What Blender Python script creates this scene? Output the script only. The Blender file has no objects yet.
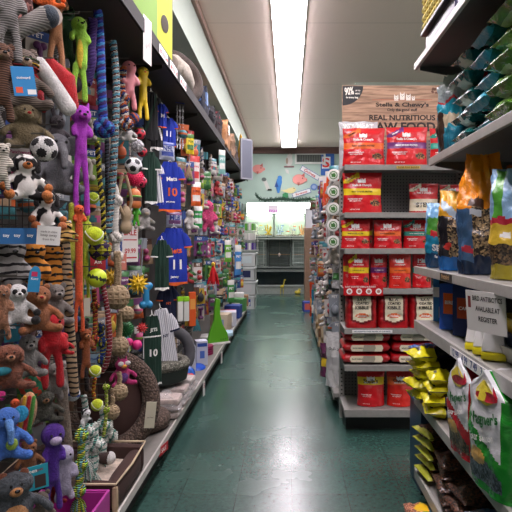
import bpy, bmesh, math, random
from mathutils import Vector, Matrix, noise
C = bpy.context.scene.collection
R = math.radians
rnd = random.Random(7)
FOC = 540.0; VX, VY, H = 289.0, 240.0, 1.4

def P(px, py, X):
    """point on the upright plane X = const that the photograph shows at (px, py), and metres per pixel there"""
    Y = FOC * X / (px - VX); s = Y / FOC
    return Vector((X, Y, H - (py - VY) * s)), s
def PY(px, py, Y):
    s = Y / FOC
    return Vector(((px - VX) * s, Y, H - (py - VY) * s)), s

# ------------------------------------------------------------------ materials
def lin(c):
    return c / 12.92 if c <= .04045 else ((c + .055) / 1.055) ** 2.4
def hexc(h):
    h = h.lstrip('#'); return tuple(lin(int(h[i:i+2], 16) / 255) for i in (0, 2, 4))
_M = {}
class NT:
    def __init__(s, name):
        s.m = bpy.data.materials.new(name); s.m.use_nodes = True
        s.n = s.m.node_tree.nodes; s.l = s.m.node_tree.links
        s.b = s.n['Principled BSDF']; s.tc = s.n.new('ShaderNodeTexCoord')
    def link(s, a, b): s.l.new(a, b)
    def noise(s, scale, detail=3, rough=.5, dist=0, vec=None):
        t = s.n.new('ShaderNodeTexNoise'); t.inputs['Scale'].default_value = scale
        t.inputs['Detail'].default_value = detail; t.inputs['Roughness'].default_value = rough
        t.inputs['Distortion'].default_value = dist
        s.link(vec or s.tc.outputs['Object'], t.inputs['Vector']); return t
    def bump(s, fac, strength, dist=.004):
        b = s.n.new('ShaderNodeBump'); b.inputs['Strength'].default_value = strength
        b.inputs['Distance'].default_value = dist
        s.link(fac, b.inputs['Height']); s.link(b.outputs[0], s.b.inputs['Normal']); return b
    def ramp(s, fac, stops, interp='LINEAR'):
        r = s.n.new('ShaderNodeValToRGB'); r.color_ramp.interpolation = interp
        e = r.color_ramp.elements
        while len(e) < len(stops): e.new(.5)
        for k, (p, c) in enumerate(stops):
            e[k].position = p; e[k].color = tuple(c) + (1,)
        s.link(fac, r.inputs[0]); return r
def mul(c, k): return tuple(min(1, x * k) for x in c)

def M(kind, col='#808080', col2=None, **kw):
    key = (kind, col, col2, tuple(sorted(kw.items())))
    if key in _M: return _M[key]
    c = hexc(col); t = NT('%s_%s' % (kind, col.strip('#'))); b = t.b
    b.inputs['Base Color'].default_value = c + (1,)
    b.inputs['Roughness'].default_value = .8
    if kind == 'matte': pass
    elif kind == 'plush':
        n = t.noise(170, 3, .7); n2 = t.noise(28, 2)
        m = t.n.new('ShaderNodeMath'); m.operation = 'MULTIPLY'; t.link(n.outputs[0], m.inputs[0]); t.link(n2.outputs[0], m.inputs[1])
        r = t.ramp(m.outputs[0], [(.1, mul(c, .62)), (.42, mul(c, 1.2))]); t.link(r.outputs[0], b.inputs['Base Color'])
        b.inputs['Roughness'].default_value = 1; b.inputs['Sheen Weight'].default_value = .08
        b.inputs['Sheen Roughness'].default_value = .6
        t.bump(n.outputs[0], .9, .008)
    elif kind == 'fluffy':
        n = t.noise(70, 4, .8, .6)
        r = t.ramp(n.outputs[0], [(.32, mul(c, .45)), (.66, mul(c, 1.35))]); t.link(r.outputs[0], b.inputs['Base Color'])
        b.inputs['Roughness'].default_value = 1; b.inputs['Sheen Weight'].default_value = .1
        t.bump(n.outputs[0], 1, .02)
    elif kind in ('tiger', 'cow', 'knit', 'plaid', 'pinstripe', 'spots', 'weave'):
        c2 = hexc(col2 or '#151210')
        if kind in ('tiger', 'pinstripe', 'knit'):
            w = t.n.new('ShaderNodeTexWave'); w.wave_type = 'BANDS'
            w.bands_direction = 'X' if kind == 'pinstripe' else 'Z'
            w.inputs['Scale'].default_value = kw.get('scale', {'tiger': 11, 'pinstripe': 14, 'knit': 45}[kind])
            w.inputs['Distortion'].default_value = {'tiger': 5, 'pinstripe': 0, 'knit': 1.2}[kind]
            w.inputs['Detail Scale'].default_value = 1.2
            t.link(t.tc.outputs['Object'], w.inputs['Vector'])
            a, z = {'tiger': (.26, .30), 'pinstripe': (.05, .1), 'knit': (.3, .7)}[kind]
            r = t.ramp(w.outputs[1], [(a, c2), (z, c)]); fac = w.outputs[1]
            if kind == 'tiger': fac = t.noise(170, 3).outputs[0]
        elif kind in ('cow', 'spots'):
            n = t.noise(kw.get('scale', 11), 1.2)
            r = t.ramp(n.outputs[0], [(.50, c), (.53, c2)]); fac = t.noise(170, 3).outputs[0]
        elif kind == 'weave':
            w = t.n.new('ShaderNodeTexChecker'); w.inputs['Scale'].default_value = kw.get('scale', 60)
            w.inputs[1].default_value = c + (1,); w.inputs[2].default_value = c2 + (1,)
            t.link(t.tc.outputs['Object'], w.inputs['Vector']); r = w; fac = w.outputs[1]
        else:
            ws = []
            for d in ('X', 'Z'):
                w = t.n.new('ShaderNodeTexWave'); w.bands_direction = d; w.inputs['Scale'].default_value = 5
                t.link(t.tc.outputs['Object'], w.inputs['Vector']); ws.append(w)
            mm = t.n.new('ShaderNodeMath'); mm.operation = 'MULTIPLY'
            t.link(ws[0].outputs[1], mm.inputs[0]); t.link(ws[1].outputs[1], mm.inputs[1])
            r = t.ramp(mm.outputs[0], [(.15, c2), (.35, c)]); fac = mm.outputs[0]
        t.link(r.outputs[0], b.inputs['Base Color']); b.inputs['Roughness'].default_value = .95
        t.bump(fac, .5, .003)
    elif kind == 'fabric':
        n = t.noise(240, 2); n2 = t.noise(9, 3)
        r = t.ramp(n2.outputs[0], [(.3, mul(c, .8)), (.7, mul(c, 1.15))]); t.link(r.outputs[0], b.inputs['Base Color'])
        t.bump(n.outputs[0], .4, .002); b.inputs['Roughness'].default_value = .92
    elif kind == 'curly':
        v = t.n.new('ShaderNodeTexVoronoi'); v.inputs['Scale'].default_value = 75
        t.link(t.tc.outputs['Object'], v.inputs['Vector'])
        r = t.ramp(v.outputs['Distance'], [(.0, mul(c, 1.3)), (.6, mul(c, .35))]); t.link(r.outputs[0], b.inputs['Base Color'])
        t.bump(v.outputs['Distance'], 1, .01); b.inputs['Roughness'].default_value = 1
    elif kind == 'plastic': b.inputs['Roughness'].default_value = kw.get('rough', .35)
    elif kind == 'rubber': b.inputs['Roughness'].default_value = .5
    elif kind == 'paper': b.inputs['Roughness'].default_value = .7
    elif kind == 'foil':
        n = t.noise(14, 3, .6, 1.2); b.inputs['Roughness'].default_value = kw.get('rough', .3)
        t.bump(n.outputs[0], kw.get('bump', .6), .012); b.inputs['Coat Weight'].default_value = .25; b.inputs['Coat Roughness'].default_value = .15
    elif kind == 'seeds':
        v = t.n.new('ShaderNodeTexVoronoi'); v.inputs['Scale'].default_value = 130
        t.link(t.tc.outputs['Object'], v.inputs['Vector'])
        x = t.n.new('ShaderNodeSeparateColor'); t.link(v.outputs['Color'], x.inputs[0])
        c2 = hexc(col2 or '#20160c')
        r = t.ramp(x.outputs[0], [(0, c2), (.35, c), (.6, mul(c, .55)), (.8, mul(c, 1.6)), (1, hexc('#9a3a1a'))], 'CONSTANT')
        t.link(r.outputs[0], b.inputs['Base Color']); t.bump(v.outputs['Distance'], .6, .004)
        b.inputs['Roughness'].default_value = .5; b.inputs['Coat Weight'].default_value = .5; b.inputs['Coat Roughness'].default_value = .1
    elif kind == 'metal':
        b.inputs['Metallic'].default_value = kw.get('metal', .9); b.inputs['Roughness'].default_value = kw.get('rough', .35)
    elif kind == 'paint':
        n = t.noise(22, 5, .6); r = t.ramp(n.outputs[0], [(.3, mul(c, .86)), (.7, mul(c, 1.08))]); t.link(r.outputs[0], b.inputs['Base Color'])
        b.inputs['Roughness'].default_value = kw.get('rough', .5)
    elif kind == 'wall':
        n = t.noise(1.3, 5); r = t.ramp(n.outputs[0], [(.3, mul(c, .93)), (.7, mul(c, 1.05))]); t.link(r.outputs[0], b.inputs['Base Color'])
        n3 = t.noise(60, 3); t.bump(n3.outputs[0], .1, .003); b.inputs['Roughness'].default_value = .75
    elif kind == 'glass':
        b.inputs['Transmission Weight'].default_value = 1; b.inputs['Roughness'].default_value = .04; b.inputs['IOR'].default_value = 1.1
    elif kind == 'film':
        b.inputs['Alpha'].default_value = kw.get('alpha', .3); b.inputs['Roughness'].default_value = .12
        n = t.noise(18, 3, .6, 1); t.bump(n.outputs[0], .8, .015)
    elif kind == 'lamp':
        b.inputs['Base Color'].default_value = (0, 0, 0, 1)
        b.inputs['Emission Color'].default_value = c + (1,); b.inputs['Emission Strength'].default_value = kw.get('e', 5)
    elif kind == 'wood':
        mp = t.n.new('ShaderNodeMapping'); mp.inputs['Scale'].default_value = (1.2, 1, 14)
        t.link(t.tc.outputs['Object'], mp.inputs[0]); n = t.noise(3, 6, .6, .6, mp.outputs[0])
        r = t.ramp(n.outputs[0], [(.34, mul(c, .42)), (.66, mul(c, 1.25))]); t.link(r.outputs[0], b.inputs['Base Color'])
    _M[key] = t.m; return t.m

# ------------------------------------------------------------------ mesh builder
class MB:
    def __init__(s): s.v = []; s.f = []; s.m = []
    def add(s, vs, fs, mi=0):
        o = len(s.v); s.v += [tuple(v) for v in vs]
        s.f += [tuple(i + o for i in f) for f in fs]
        s.m += (mi if isinstance(mi, list) else [mi] * len(fs)); return s
    def box(s, c, d, mi=0, rot=None):
        x, y, z = d[0] / 2, d[1] / 2, d[2] / 2
        vs = [Vector(p) for p in ((-x,-y,-z),(x,-y,-z),(x,y,-z),(-x,y,-z),(-x,-y,z),(x,-y,z),(x,y,z),(-x,y,z))]
        if rot is not None: vs = [rot @ v for v in vs]
        c = Vector(c)
        return s.add([v + c for v in vs], [(0,3,2,1),(4,5,6,7),(0,1,5,4),(1,2,6,5),(2,3,7,6),(3,0,4,7)], mi)
    def bb(s, x0, x1, y0, y1, z0, z1, mi=0):
        return s.box(((x0+x1)/2, (y0+y1)/2, (z0+z1)/2), (abs(x1-x0), abs(y1-y0), abs(z1-z0)), mi)
    def rbox(s, c, d, r=.01, mi=0, rot=None, n=3):
        """box with rounded edges"""
        N = 2 * n + 2; g = []
        hx, hy, hz = [max(q / 2 - r, 1e-4) for q in d]
        bm = bmesh.new(); bmesh.ops.create_cube(bm, size=2)
        bmesh.ops.subdivide_edges(bm, edges=bm.edges[:], cuts=n, use_grid_fill=True)
        vs = []
        for v in bm.verts:
            p = v.co; q = Vector((p.x, p.y, p.z))
            q.normalize()
            e = [math.copysign(min(1, abs(a) * 1.35), a) for a in p]
            # core point plus a rounded offset
            w = Vector((e[0] * hx, e[1] * hy, e[2] * hz))
            o = Vector([a if abs(a) > .99 else a * .35 for a in p]); o.normalize()
            vs.append(w + o * r)
        bm.verts.index_update()
        fs = [[v.index for v in f.verts] for f in bm.faces]; bm.free()
        if rot is not None: vs = [rot @ v for v in vs]
        return s.add([v + Vector(c) for v in vs], fs, mi)
    def ell(s, c, r, mi=0, rot=None, nu=14, nv=9):
        if not hasattr(r, '__len__'): r = (r, r, r)
        vs = [Vector((0, 0, -r[2]))]; c = Vector(c)
        for j in range(1, nv):
            a = -math.pi / 2 + math.pi * j / nv
            for i in range(nu):
                b = 2 * math.pi * i / nu
                vs.append(Vector((r[0] * math.cos(a) * math.cos(b), r[1] * math.cos(a) * math.sin(b), r[2] * math.sin(a))))
        vs.append(Vector((0, 0, r[2])))
        fs = [(0, 1 + (i + 1) % nu, 1 + i) for i in range(nu)]
        for j in range(nv - 2):
            for i in range(nu):
                a = 1 + j * nu + i; b = 1 + j * nu + (i + 1) % nu
                fs.append((a, b, b + nu, a + nu))
        t = len(vs) - 1; fs += [(t, t - nu + i, t - nu + (i + 1) % nu) for i in range(nu)]
        if rot is not None: vs = [rot @ v for v in vs]
        return s.add([v + c for v in vs], fs, mi)
    def tube(s, path, r, n=8, mi=0, cap=True, closed=False, up=None):
        path = [Vector(p) for p in path]; k = len(path)
        rs = r if hasattr(r, '__len__') else [r] * k
        vs = []; prev = None
        for i, p in enumerate(path):
            a = path[i - 1] if (i or closed) else p; b = path[(i + 1) % k] if (i < k - 1 or closed) else p
            d = (b - a)
            d = d.normalized() if d.length > 1e-9 else Vector((0, 0, 1))
            if prev is None:
                u = Vector(up) if up else (Vector((0, 0, 1)) if abs(d.z) < .9 else Vector((1, 0, 0)))
                u = (u - d * u.dot(d)).normalized()
            else:
                u = prev - d * prev.dot(d)
                u = u.normalized() if u.length > 1e-6 else prev
            prev = u; w = d.cross(u)
            for j in range(n):
                t = 2 * math.pi * j / n
                vs.append(p + (u * math.cos(t) + w * math.sin(t)) * rs[i])
        fs = []
        for i in range(k if closed else k - 1):
            for j in range(n):
                a = i * n + j; b = i * n + (j + 1) % n; q = ((i + 1) % k) * n
                fs.append((a, b, q + (j + 1) % n, q + j))
        if cap and not closed:
            fs.append(tuple(range(n))[::-1]); fs.append(tuple((k - 1) * n + j for j in range(n)))
        return s.add(vs, fs, mi)
    def limb(s, path, rs, n=10, mi=0):
        s.tube(path, rs, n, mi)
        rs = rs if hasattr(rs, '__len__') else [rs] * len(path)
        s.ell(path[0], rs[0] * 1.02, mi, nu=n, nv=6); s.ell(path[-1], rs[-1] * 1.02, mi, nu=n, nv=6); return s
    def lathe(s, prof, n=20, mi=0, c=(0, 0, 0), rot=None):
        vs = []
        for r_, z in prof:
            for j in range(n):
                t = 2 * math.pi * j / n; v = Vector((r_ * math.cos(t), r_ * math.sin(t), z))
                if rot is not None: v = rot @ v
                vs.append(v + Vector(c))
        fs = []
        for i in range(len(prof) - 1):
            for j in range(n):
                fs.append((i*n+j, i*n+(j+1)%n, (i+1)*n+(j+1)%n, (i+1)*n+j))
        fs.append(tuple(range(n))[::-1]); fs.append(tuple((len(prof)-1)*n+j for j in range(n)))
        return s.add(vs, fs, mi)
    def prism(s, pts, y0, y1, mi=0):
        """outline of (x, z) points with thickness along y"""
        k = len(pts)
        vs = [(x, y0, z) for x, z in pts] + [(x, y1, z) for x, z in pts]
        fs = [tuple(range(k)), tuple(range(2*k-1, k-1, -1))] + [(i, i + k, (i+1) % k + k, (i+1) % k) for i in range(k)]
        return s.add(vs, fs, mi)
    def rope(s, path, rad, strands=3, pitch=.05, mis=(0, 1, 2), n=6, step=None, wob=0):
        path = smooth(path, step or pitch / 7)
        L = 0; cs = [0]
        for a, b in zip(path, path[1:]): L += (b - a).length; cs.append(L)
        fr = frames(path); sr = rad * (.62 if strands == 3 else .5)
        for k in range(strands):
            q = []
            for i, p in enumerate(path):
                t = 2 * math.pi * (cs[i] / pitch + k / strands); u, w = fr[i]
                q.append(p + (u * math.cos(t) + w * math.sin(t)) * (rad - sr * .8))
            s.tube(q, sr, n, mis[k % len(mis)])
        return s
    def xf(s, m):
        s.v = [tuple(m @ Vector(v)) for v in s.v]; return s

def smooth(path, step):
    path = [Vector(p) for p in path]
    if len(path) == 2:
        n = max(2, int((path[1] - path[0]).length / step)); return [path[0].lerp(path[1], i / n) for i in range(n + 1)]
    out = []
    for i in range(len(path) - 1):
        p0 = path[max(i-1, 0)]; p1 = path[i]; p2 = path[i+1]; p3 = path[min(i+2, len(path)-1)]
        n = max(2, int((p2 - p1).length / step))
        for k in range(n):
            t = k / n
            out.append(.5 * ((2*p1) + (p2-p0)*t + (2*p0-5*p1+4*p2-p3)*t*t + (3*p1-p0-3*p2+p3)*t**3))
    out.append(path[-1]); return out
def frames(path):
    fr = []; prev = None
    for i, p in enumerate(path):
        d = (path[min(i+1, len(path)-1)] - path[max(i-1, 0)]).normalized()
        if prev is None:
            u = Vector((0, 0, 1)) if abs(d.z) < .9 else Vector((1, 0, 0)); u = (u - d * u.dot(d)).normalized()
        else: u = (prev - d * prev.dot(d)).normalized()
        prev = u; fr.append((u, d.cross(u)))
    return fr

def mesh(name, mb, mats, smooth_=True, angle=40):
    me = bpy.data.meshes.new(name); me.from_pydata(mb.v, [], mb.f)
    if not hasattr(mats, '__len__'): mats = [mats]
    for m in mats: me.materials.append(m)
    me.polygons.foreach_set('material_index', mb.m)
    if smooth_:
        me.polygons.foreach_set('use_smooth', [True] * len(me.polygons))
        try: me.set_sharp_from_angle(angle=R(angle))
        except Exception: pass
    me.update(); return me
def part(name, mb, mats, parent=None, label=None, smooth_=True, angle=40, remesh=None, bevel=None, stuff=False):
    o = bpy.data.objects.new(name, mesh(name, mb, mats, smooth_, 180 if remesh else angle)); C.objects.link(o)
    if parent: o.parent = parent
    if label: o['label'] = label
    if stuff: o['kind'] = 'stuff'
    if remesh:
        m = o.modifiers.new('blend', 'REMESH'); m.mode = 'VOXEL'; m.voxel_size = remesh; m.use_smooth_shade = True
        m2 = o.modifiers.new('soften', 'SMOOTH'); m2.iterations = 6; m2.factor = .6
    if bevel:
        m = o.modifiers.new('edge', 'BEVEL'); m.width = bevel; m.segments = 2; m.limit_method = 'ANGLE'
    return o
def tag(o, label, cat, group=None):
    o['label'] = label; o['category'] = cat
    if group: o['group'] = group
    return o
def thing(name, label, cat, loc=(0, 0, 0), rz=0, group=None):
    o = bpy.data.objects.new(name, None); C.objects.link(o); o.empty_display_size = .05
    o.location = loc; o.rotation_euler = (0, 0, rz); return tag(o, label, cat, group)
def struct(name, mb, mats, **kw):
    o = part(name, mb, mats, smooth_=False, **kw); o['kind'] = 'structure'; return o
KIDS = {}
def dup(root, loc, rz=None, label=None, group=None, rot=None):
    r = root.copy(); C.objects.link(r); r.location = loc
    if rz is not None: r.rotation_euler = (0, 0, rz)
    if rot is not None: r.rotation_euler = rot
    if label: r['label'] = label
    if group: r['group'] = group
    if root.name not in KIDS: KIDS[root.name] = [(c, list(c.children)) for c in root.children]
    for ch, gs in KIDS[root.name]:
        c = ch.copy(); C.objects.link(c); c.parent = r
        for g in gs:
            d = g.copy(); C.objects.link(d); d.parent = c
    return r

# ------------------------------------------------------------------ lettering
_T = {}
def glyphs(s, bold=.02):
    if (s, bold) in _T: return _T[(s, bold)]
    cu = bpy.data.curves.new('t', 'FONT'); cu.body = s; cu.size = 1; cu.offset = bold; cu.resolution_u = 3
    cu.align_x = 'CENTER'; cu.align_y = 'CENTER'; cu.fill_mode = 'FRONT'
    o = bpy.data.objects.new('t', cu); C.objects.link(o); dg = bpy.context.evaluated_depsgraph_get()
    dg.update(); me = o.evaluated_get(dg).to_mesh()
    vs = [(v.co.x, v.co.y) for v in me.vertices]; fs = [tuple(p.vertices) for p in me.polygons]
    bpy.data.objects.remove(o); bpy.data.curves.remove(cu)
    _T[(s, bold)] = (vs, fs); return vs, fs
def letter(mb, s, fn, w=None, h=None, mi=0, bold=.02, slant=0, rot=0):
    """letters mapped through fn(x, y) -> point; w/h fit the text in those units"""
    vs, fs = glyphs(s, bold)
    if not vs: return mb
    x0 = min(v[0] for v in vs); x1 = max(v[0] for v in vs); y0 = min(v[1] for v in vs); y1 = max(v[1] for v in vs)
    kx = w / (x1 - x0) if w else None; ky = h / (y1 - y0) if h else kx
    kx = kx or ky; cx, cy = (x0 + x1) / 2, (y0 + y1) / 2
    out = []
    for x, y in vs:
        X = (x - cx) * kx + slant * (y - cy) * ky; Y = (y - cy) * ky
        if rot: X, Y = X * math.cos(rot) - Y * math.sin(rot), X * math.sin(rot) + Y * math.cos(rot)
        out.append(fn(X, Y))
    return mb.add(out, fs, mi)
# ================================================================== THE ROOM
XL, XR, YB, YF, ZC = -1.62, 4.6, -3.2, 14.62, 3.9
def floor_mat():
    t = NT('vinyl_tile'); b = t.b
    mp = t.n.new('ShaderNodeMapping'); mp.inputs['Location'].default_value = (-.016 + .305 * 8, -2.976 + .305 * 20, 0)
    t.link(t.tc.outputs['Object'], mp.inputs[0])
    br = t.n.new('ShaderNodeTexBrick'); br.offset = 0; br.squash = 1
    br.inputs['Scale'].default_value = 1; br.inputs['Brick Width'].default_value = .305; br.inputs['Row Height'].default_value = .305
    br.inputs['Mortar Size'].default_value = .0022; br.inputs['Mortar Smooth'].default_value = .3; br.inputs['Bias'].default_value = 0
    br.inputs['Color1'].default_value = hexc('#2f4b45') + (1,); br.inputs['Color2'].default_value = hexc('#33524b') + (1,)
    br.inputs['Mortar'].default_value = hexc('#172b26') + (1,)
    t.link(mp.outputs[0], br.inputs['Vector'])
    n = t.noise(42, 5, .75); n2 = t.noise(1.2, 4)
    r = t.ramp(n.outputs[0], [(.3, (.62, .62, .62)), (.72, (1.45, 1.45, 1.42))])
    r2 = t.ramp(n2.outputs[0], [(.3, (.8, .8, .8)), (.75, (1.22, 1.2, 1.15))])
    a = t.n.new('ShaderNodeMix'); a.data_type = 'RGBA'; a.blend_type = 'MULTIPLY'; a.inputs[0].default_value = 1
    t.link(br.outputs[0], a.inputs[6]); t.link(r.outputs[0], a.inputs[7])
    c = t.n.new('ShaderNodeMix'); c.data_type = 'RGBA'; c.blend_type = 'MULTIPLY'; c.inputs[0].default_value = 1
    t.link(a.outputs[2], c.inputs[6]); t.link(r2.outputs[0], c.inputs[7]); t.link(c.outputs[2], b.inputs['Base Color'])
    rr = t.n.new('ShaderNodeMapRange'); rr.inputs[3].default_value = .16; rr.inputs[4].default_value = .36
    t.link(n2.outputs[0], rr.inputs[0]); t.link(rr.outputs[0], b.inputs['Roughness'])
    n4 = t.noise(7, 3); bb = t.bump(n4.outputs[0], .12, .01)
    return t.m
m_floor = floor_mat()
struct('floor', MB().bb(XL, XR, YB, YF, -.05, 0), m_floor)
def ceil_mat():
    t = NT('ceiling_board')
    br = t.n.new('ShaderNodeTexBrick'); br.offset = 0
    br.inputs['Scale'].default_value = 1; br.inputs['Brick Width'].default_value = 12; br.inputs['Row Height'].default_value = 2.44
    br.inputs['Mortar Size'].default_value = .006; br.inputs['Mortar Smooth'].default_value = .4
    br.inputs['Color1'].default_value = hexc('#f6e6da') + (1,); br.inputs['Color2'].default_value = hexc('#f4e4d8') + (1,)
    br.inputs['Mortar'].default_value = hexc('#cdbfb2') + (1,)
    mp = t.n.new('ShaderNodeMapping'); mp.inputs['Location'].default_value = (.95, 1.1, 0); t.link(t.tc.outputs['Object'], mp.inputs[0]); t.link(mp.outputs[0], br.inputs['Vector'])
    t.link(br.outputs[0], t.b.inputs['Base Color']); t.b.inputs['Roughness'].default_value = .85
    n = t.noise(2, 4); t.bump(n.outputs[0], .15, .02); return t.m
struct('ceiling', MB().bb(XL, XR, YB, YF, ZC, ZC + .05), ceil_mat())
w_side = M('wall', '#8f958c'); w_teal = M('wall', '#a9c2b6'); w_pale = M('wall', '#bfc6ba')
struct('wall_left', MB().bb(XL - .06, XL, YB, YF, 0, ZC), w_side)
struct('wall_right', MB().bb(XR, XR + .06, YB, YF, 0, ZC), w_pale)
struct('wall_back', MB().bb(XL, XR, YF, YF + .06, 0, ZC), w_teal)
struct('wall_front', MB().bb(XL, XR, YB - .06, YB, 0, ZC), w_pale)
struct('trim_1', MB().bb(XL, -1.0, YB, YF, 3.38, ZC), M('wall', '#a4b0a4'))                    # boxed-in beam over the left gondola
struct('trim_2', MB().bb(-1.0, -.955, YB, YF, ZC - .07, ZC), M('paint', '#8c6f63'), bevel=.01)  # brown moulding along it
struct('trim_3', MB().bb(-1.0, XR, YF - .07, YF, ZC - .17, ZC).bb(-1.0, XR, YF - .1, YF, ZC - .04, ZC), M('paint', '#5c4138'))

# fluorescent strip lights, nose to tail
m_tube = M('lamp', '#fff3fb', e=16.0); m_white = M('paint', '#e8e6e2')
def strip_light(x, y0, L, label, grp):
    r = thing('strip_light', label, 'ceiling light', (x, y0, ZC), 0, grp)
    part('housing', MB().bb(-.19, .19, .01, L - .01, -.025, 0), m_white, r, smooth_=False)
    q = MB()
    pr = [(-.185, 0), (-.17, -.02), (-.08, -.045), (.08, -.045), (.17, -.02), (.185, 0)]
    vs = [(a, y, b - .025) for y in (.02, L - .02) for a, b in pr]
    q.add(vs, [(i, i + 1, i + 7, i + 6) for i in range(5)] + [(0, 6, 11, 5), (0, 5, 4, 3, 2, 1), (6, 7, 8, 9, 10, 11)])
    part('diffuser', q, m_tube, r)
    for y in (0, L): part('end_cap', MB().bb(-.19, .19, y - .009, y + .009, -.115, 0), m_white, r, smooth_=False)
    return r
ords = ['nearest', 'second', 'third', 'fourth', 'fifth']
l0 = strip_light(.0, 4.2, 2.42, 'nearest glowing fluorescent strip on the ceiling above the aisle', 'strip lights in a line over the aisle')
for k, w in ((1, 'second'), (2, 'third'), (3, 'fourth')):
    dup(l0, (.0, 4.2 + 2.44 * k, ZC), label='%s glowing fluorescent strip along the ceiling above the aisle' % w)
for k in range(1, 3): dup(l0, (0, 4.2 - 2.44 * k, ZC), label='unseen fluorescent strip on the ceiling overhead, %s back from the camera' % ords[k])  # row continued out of view, added as front light on the near goods
for k, y in enumerate((-2.6, .6, 3.2)): dup(l0, (2.9, y, ZC), label='added unseen fluorescent strip over the neighbouring aisle on the right, %s from the front' % ['first', 'second', 'third'][k], group='added strip lights over the neighbouring aisle')  # unseen strips added as fill light, placed outside the view

# ================================================================== LEFT GONDOLA
m_dark = M('paint', '#35302c', rough=.55); m_lip = M('paint', '#171514', rough=.75); m_deck = M('paint', '#77746e', rough=.45)
m_shelfgrey = M('paint', '#8d8a84', rough=.4); m_black = M('paint', '#151413')
GY0, GY1 = -.6, 10.5; GB = -1.34; TOPZ = 2.56
def peg_mat(col, col2, sp=.0254):
    t = NT('pegboard')
    v = t.n.new('ShaderNodeTexVoronoi'); v.feature = 'F1'; v.inputs['Randomness'].default_value = 0; v.inputs['Scale'].default_value = 1 / sp
    t.link(t.tc.outputs['Object'], v.inputs['Vector'])
    r = t.ramp(v.outputs['Distance'], [(.17, hexc(col2)), (.22, hexc(col))]); t.link(r.outputs[0], t.b.inputs['Base Color'])
    t.b.inputs['Roughness'].default_value = .55; return t.m
m_peg = peg_mat('#3a3735', '#0a0a0a')
gl = thing('pegboard_gondola', 'long dark pegboard shelving run along the left side of the aisle', 'shelving', (-1.2, 0, 0))
def gp(name, mb, m, **kw):
    mb.v = [(x + 1.2, y, z) for x, y, z in mb.v]; return part(name, mb, m, gl, smooth_=False, **kw)
gp('back_panel', MB().bb(GB - .03, GB, GY0, GY1, .1, TOPZ), m_peg)
for k in range(9):
    y = GY0 + .02 + k * (GY1 - GY0 - .04) / 8
    gp('upright', MB().bb(GB - .001, GB + .03, y - .02, y + .02, .1, TOPZ), m_dark)
gp('base_deck', MB().bb(GB, -.765, GY0, GY1, .155, .185), m_deck)
gp('price_rail', MB().bb(-.765, -.755, GY0, GY1, .15, .192), M('paint', '#bdbab2', rough=.4))
gp('kick_plate', MB().bb(GB, -.82, GY0, GY1, 0, .155), m_black)
gp('top_shelf', MB().bb(GB, -.81, GY0, GY1, TOPZ, TOPZ + .02), m_dark)
gp('shelf_lip', MB().bb(-.81, -.795, GY0, GY1, TOPZ - .02, TOPZ + .06), m_lip)
for k in range(9):
    y = GY0 + .1 + k * (GY1 - GY0 - .2) / 8
    q = MB(); q.prism([(GB, TOPZ - .16), (GB, TOPZ), (-.84, TOPZ), (-.84, TOPZ - .02)], y - .004, y + .004); gp('shelf_bracket', q, m_dark)
HOOKS = []
# price tags on the top lip
tw = M('paper', '#e8e6e0'); tr = M('paper', '#c8352c')
for y, z, h, m in ((2.98, TOPZ - .1, .21, tw),):
    pass

# ================================================================== ENDCAP
EX0, EX1, EY0, EY1 = .40, 1.36, 3.9, 4.28
m_end = M('paint', '#8f8d88', rough=.4); m_endd = M('paint', '#5c5b58')
ec = thing('endcap_shelf_unit', 'grey metal endcap shelving unit full of red dog food bags', 'shelving', (EX0, EY0, 0))
def ep(name, mb, m, **kw):
    mb.v = [(x - EX0, y - EY0, z) for x, y, z in mb.v]; return part(name, mb, m, ec, smooth_=False, **kw)
ep('back_panel', MB().bb(EX0 + .03, EX1 - .03, EY1, EY1 + .02, .1, 2.19), peg_mat('#6c6b69', '#141414'))
def slots(t0=.0):
    t = NT('slotted_metal'); br = t.n.new('ShaderNodeTexWave'); br.bands_direction = 'Z'; br.inputs['Scale'].default_value = 1 / .0508 / 2 * 1.0
    t.link(t.tc.outputs['Object'], br.inputs['Vector'])
    r = t.ramp(br.outputs[1], [(.3, hexc('#2a2927')), (.4, hexc('#97958f'))]); t.link(r.outputs[0], t.b.inputs['Base Color']); t.b.inputs['Roughness'].default_value = .4; return t.m
m_slot = slots()
for x in (EX0, EX1 - .035):
    ep('upright', MB().bb(x, x + .035, EY1 - .03, EY1 + .04, 0, 2.2), m_end)
    ep('slot_strip', MB().bb(x + .008, x + .02, EY1 - .033, EY1 - .031, .1, 2.18), m_slot)
SH = [1.94, 1.595, 1.335, 1.045, .757, .49]
for z in SH:
    q = MB().bb(EX0, EX1, EY0, EY1, z - .012, z).bb(EX0, EX1, EY0 - .008, EY0, z - .036, z + .004)
    s_ = ep('shelf', q, m_end, bevel=.002)
    for x in (EX0 + .002, EX1 - .006):
        b = MB(); b.add([(x, EY0 + .02, z - .013), (x, EY1, z - .013), (x, EY1, z - .09), (x, EY0 + .02, z - .03), (x+.004, EY0 + .02, z - .013), (x+.004, EY1, z - .013), (x+.004, EY1, z - .09), (x+.004, EY0 + .02, z - .03)],
              [(0,1,2,3),(7,6,5,4),(0,4,5,1),(1,5,6,2),(2,6,7,3),(3,7,4,0)])
        ep('shelf_bracket', b, m_endd)
ep('base_deck', MB().bb(EX0, EX1, EY0 - .01, EY1, .14, .17).bb(EX0, EX1, EY0 - .018, EY0 - .01, .125, .178), m_end, bevel=.002)
ep('kick_plate', MB().bb(EX0 + .02, EX1 - .02, EY0 + .1, EY1, 0, .14), m_black)

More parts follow.
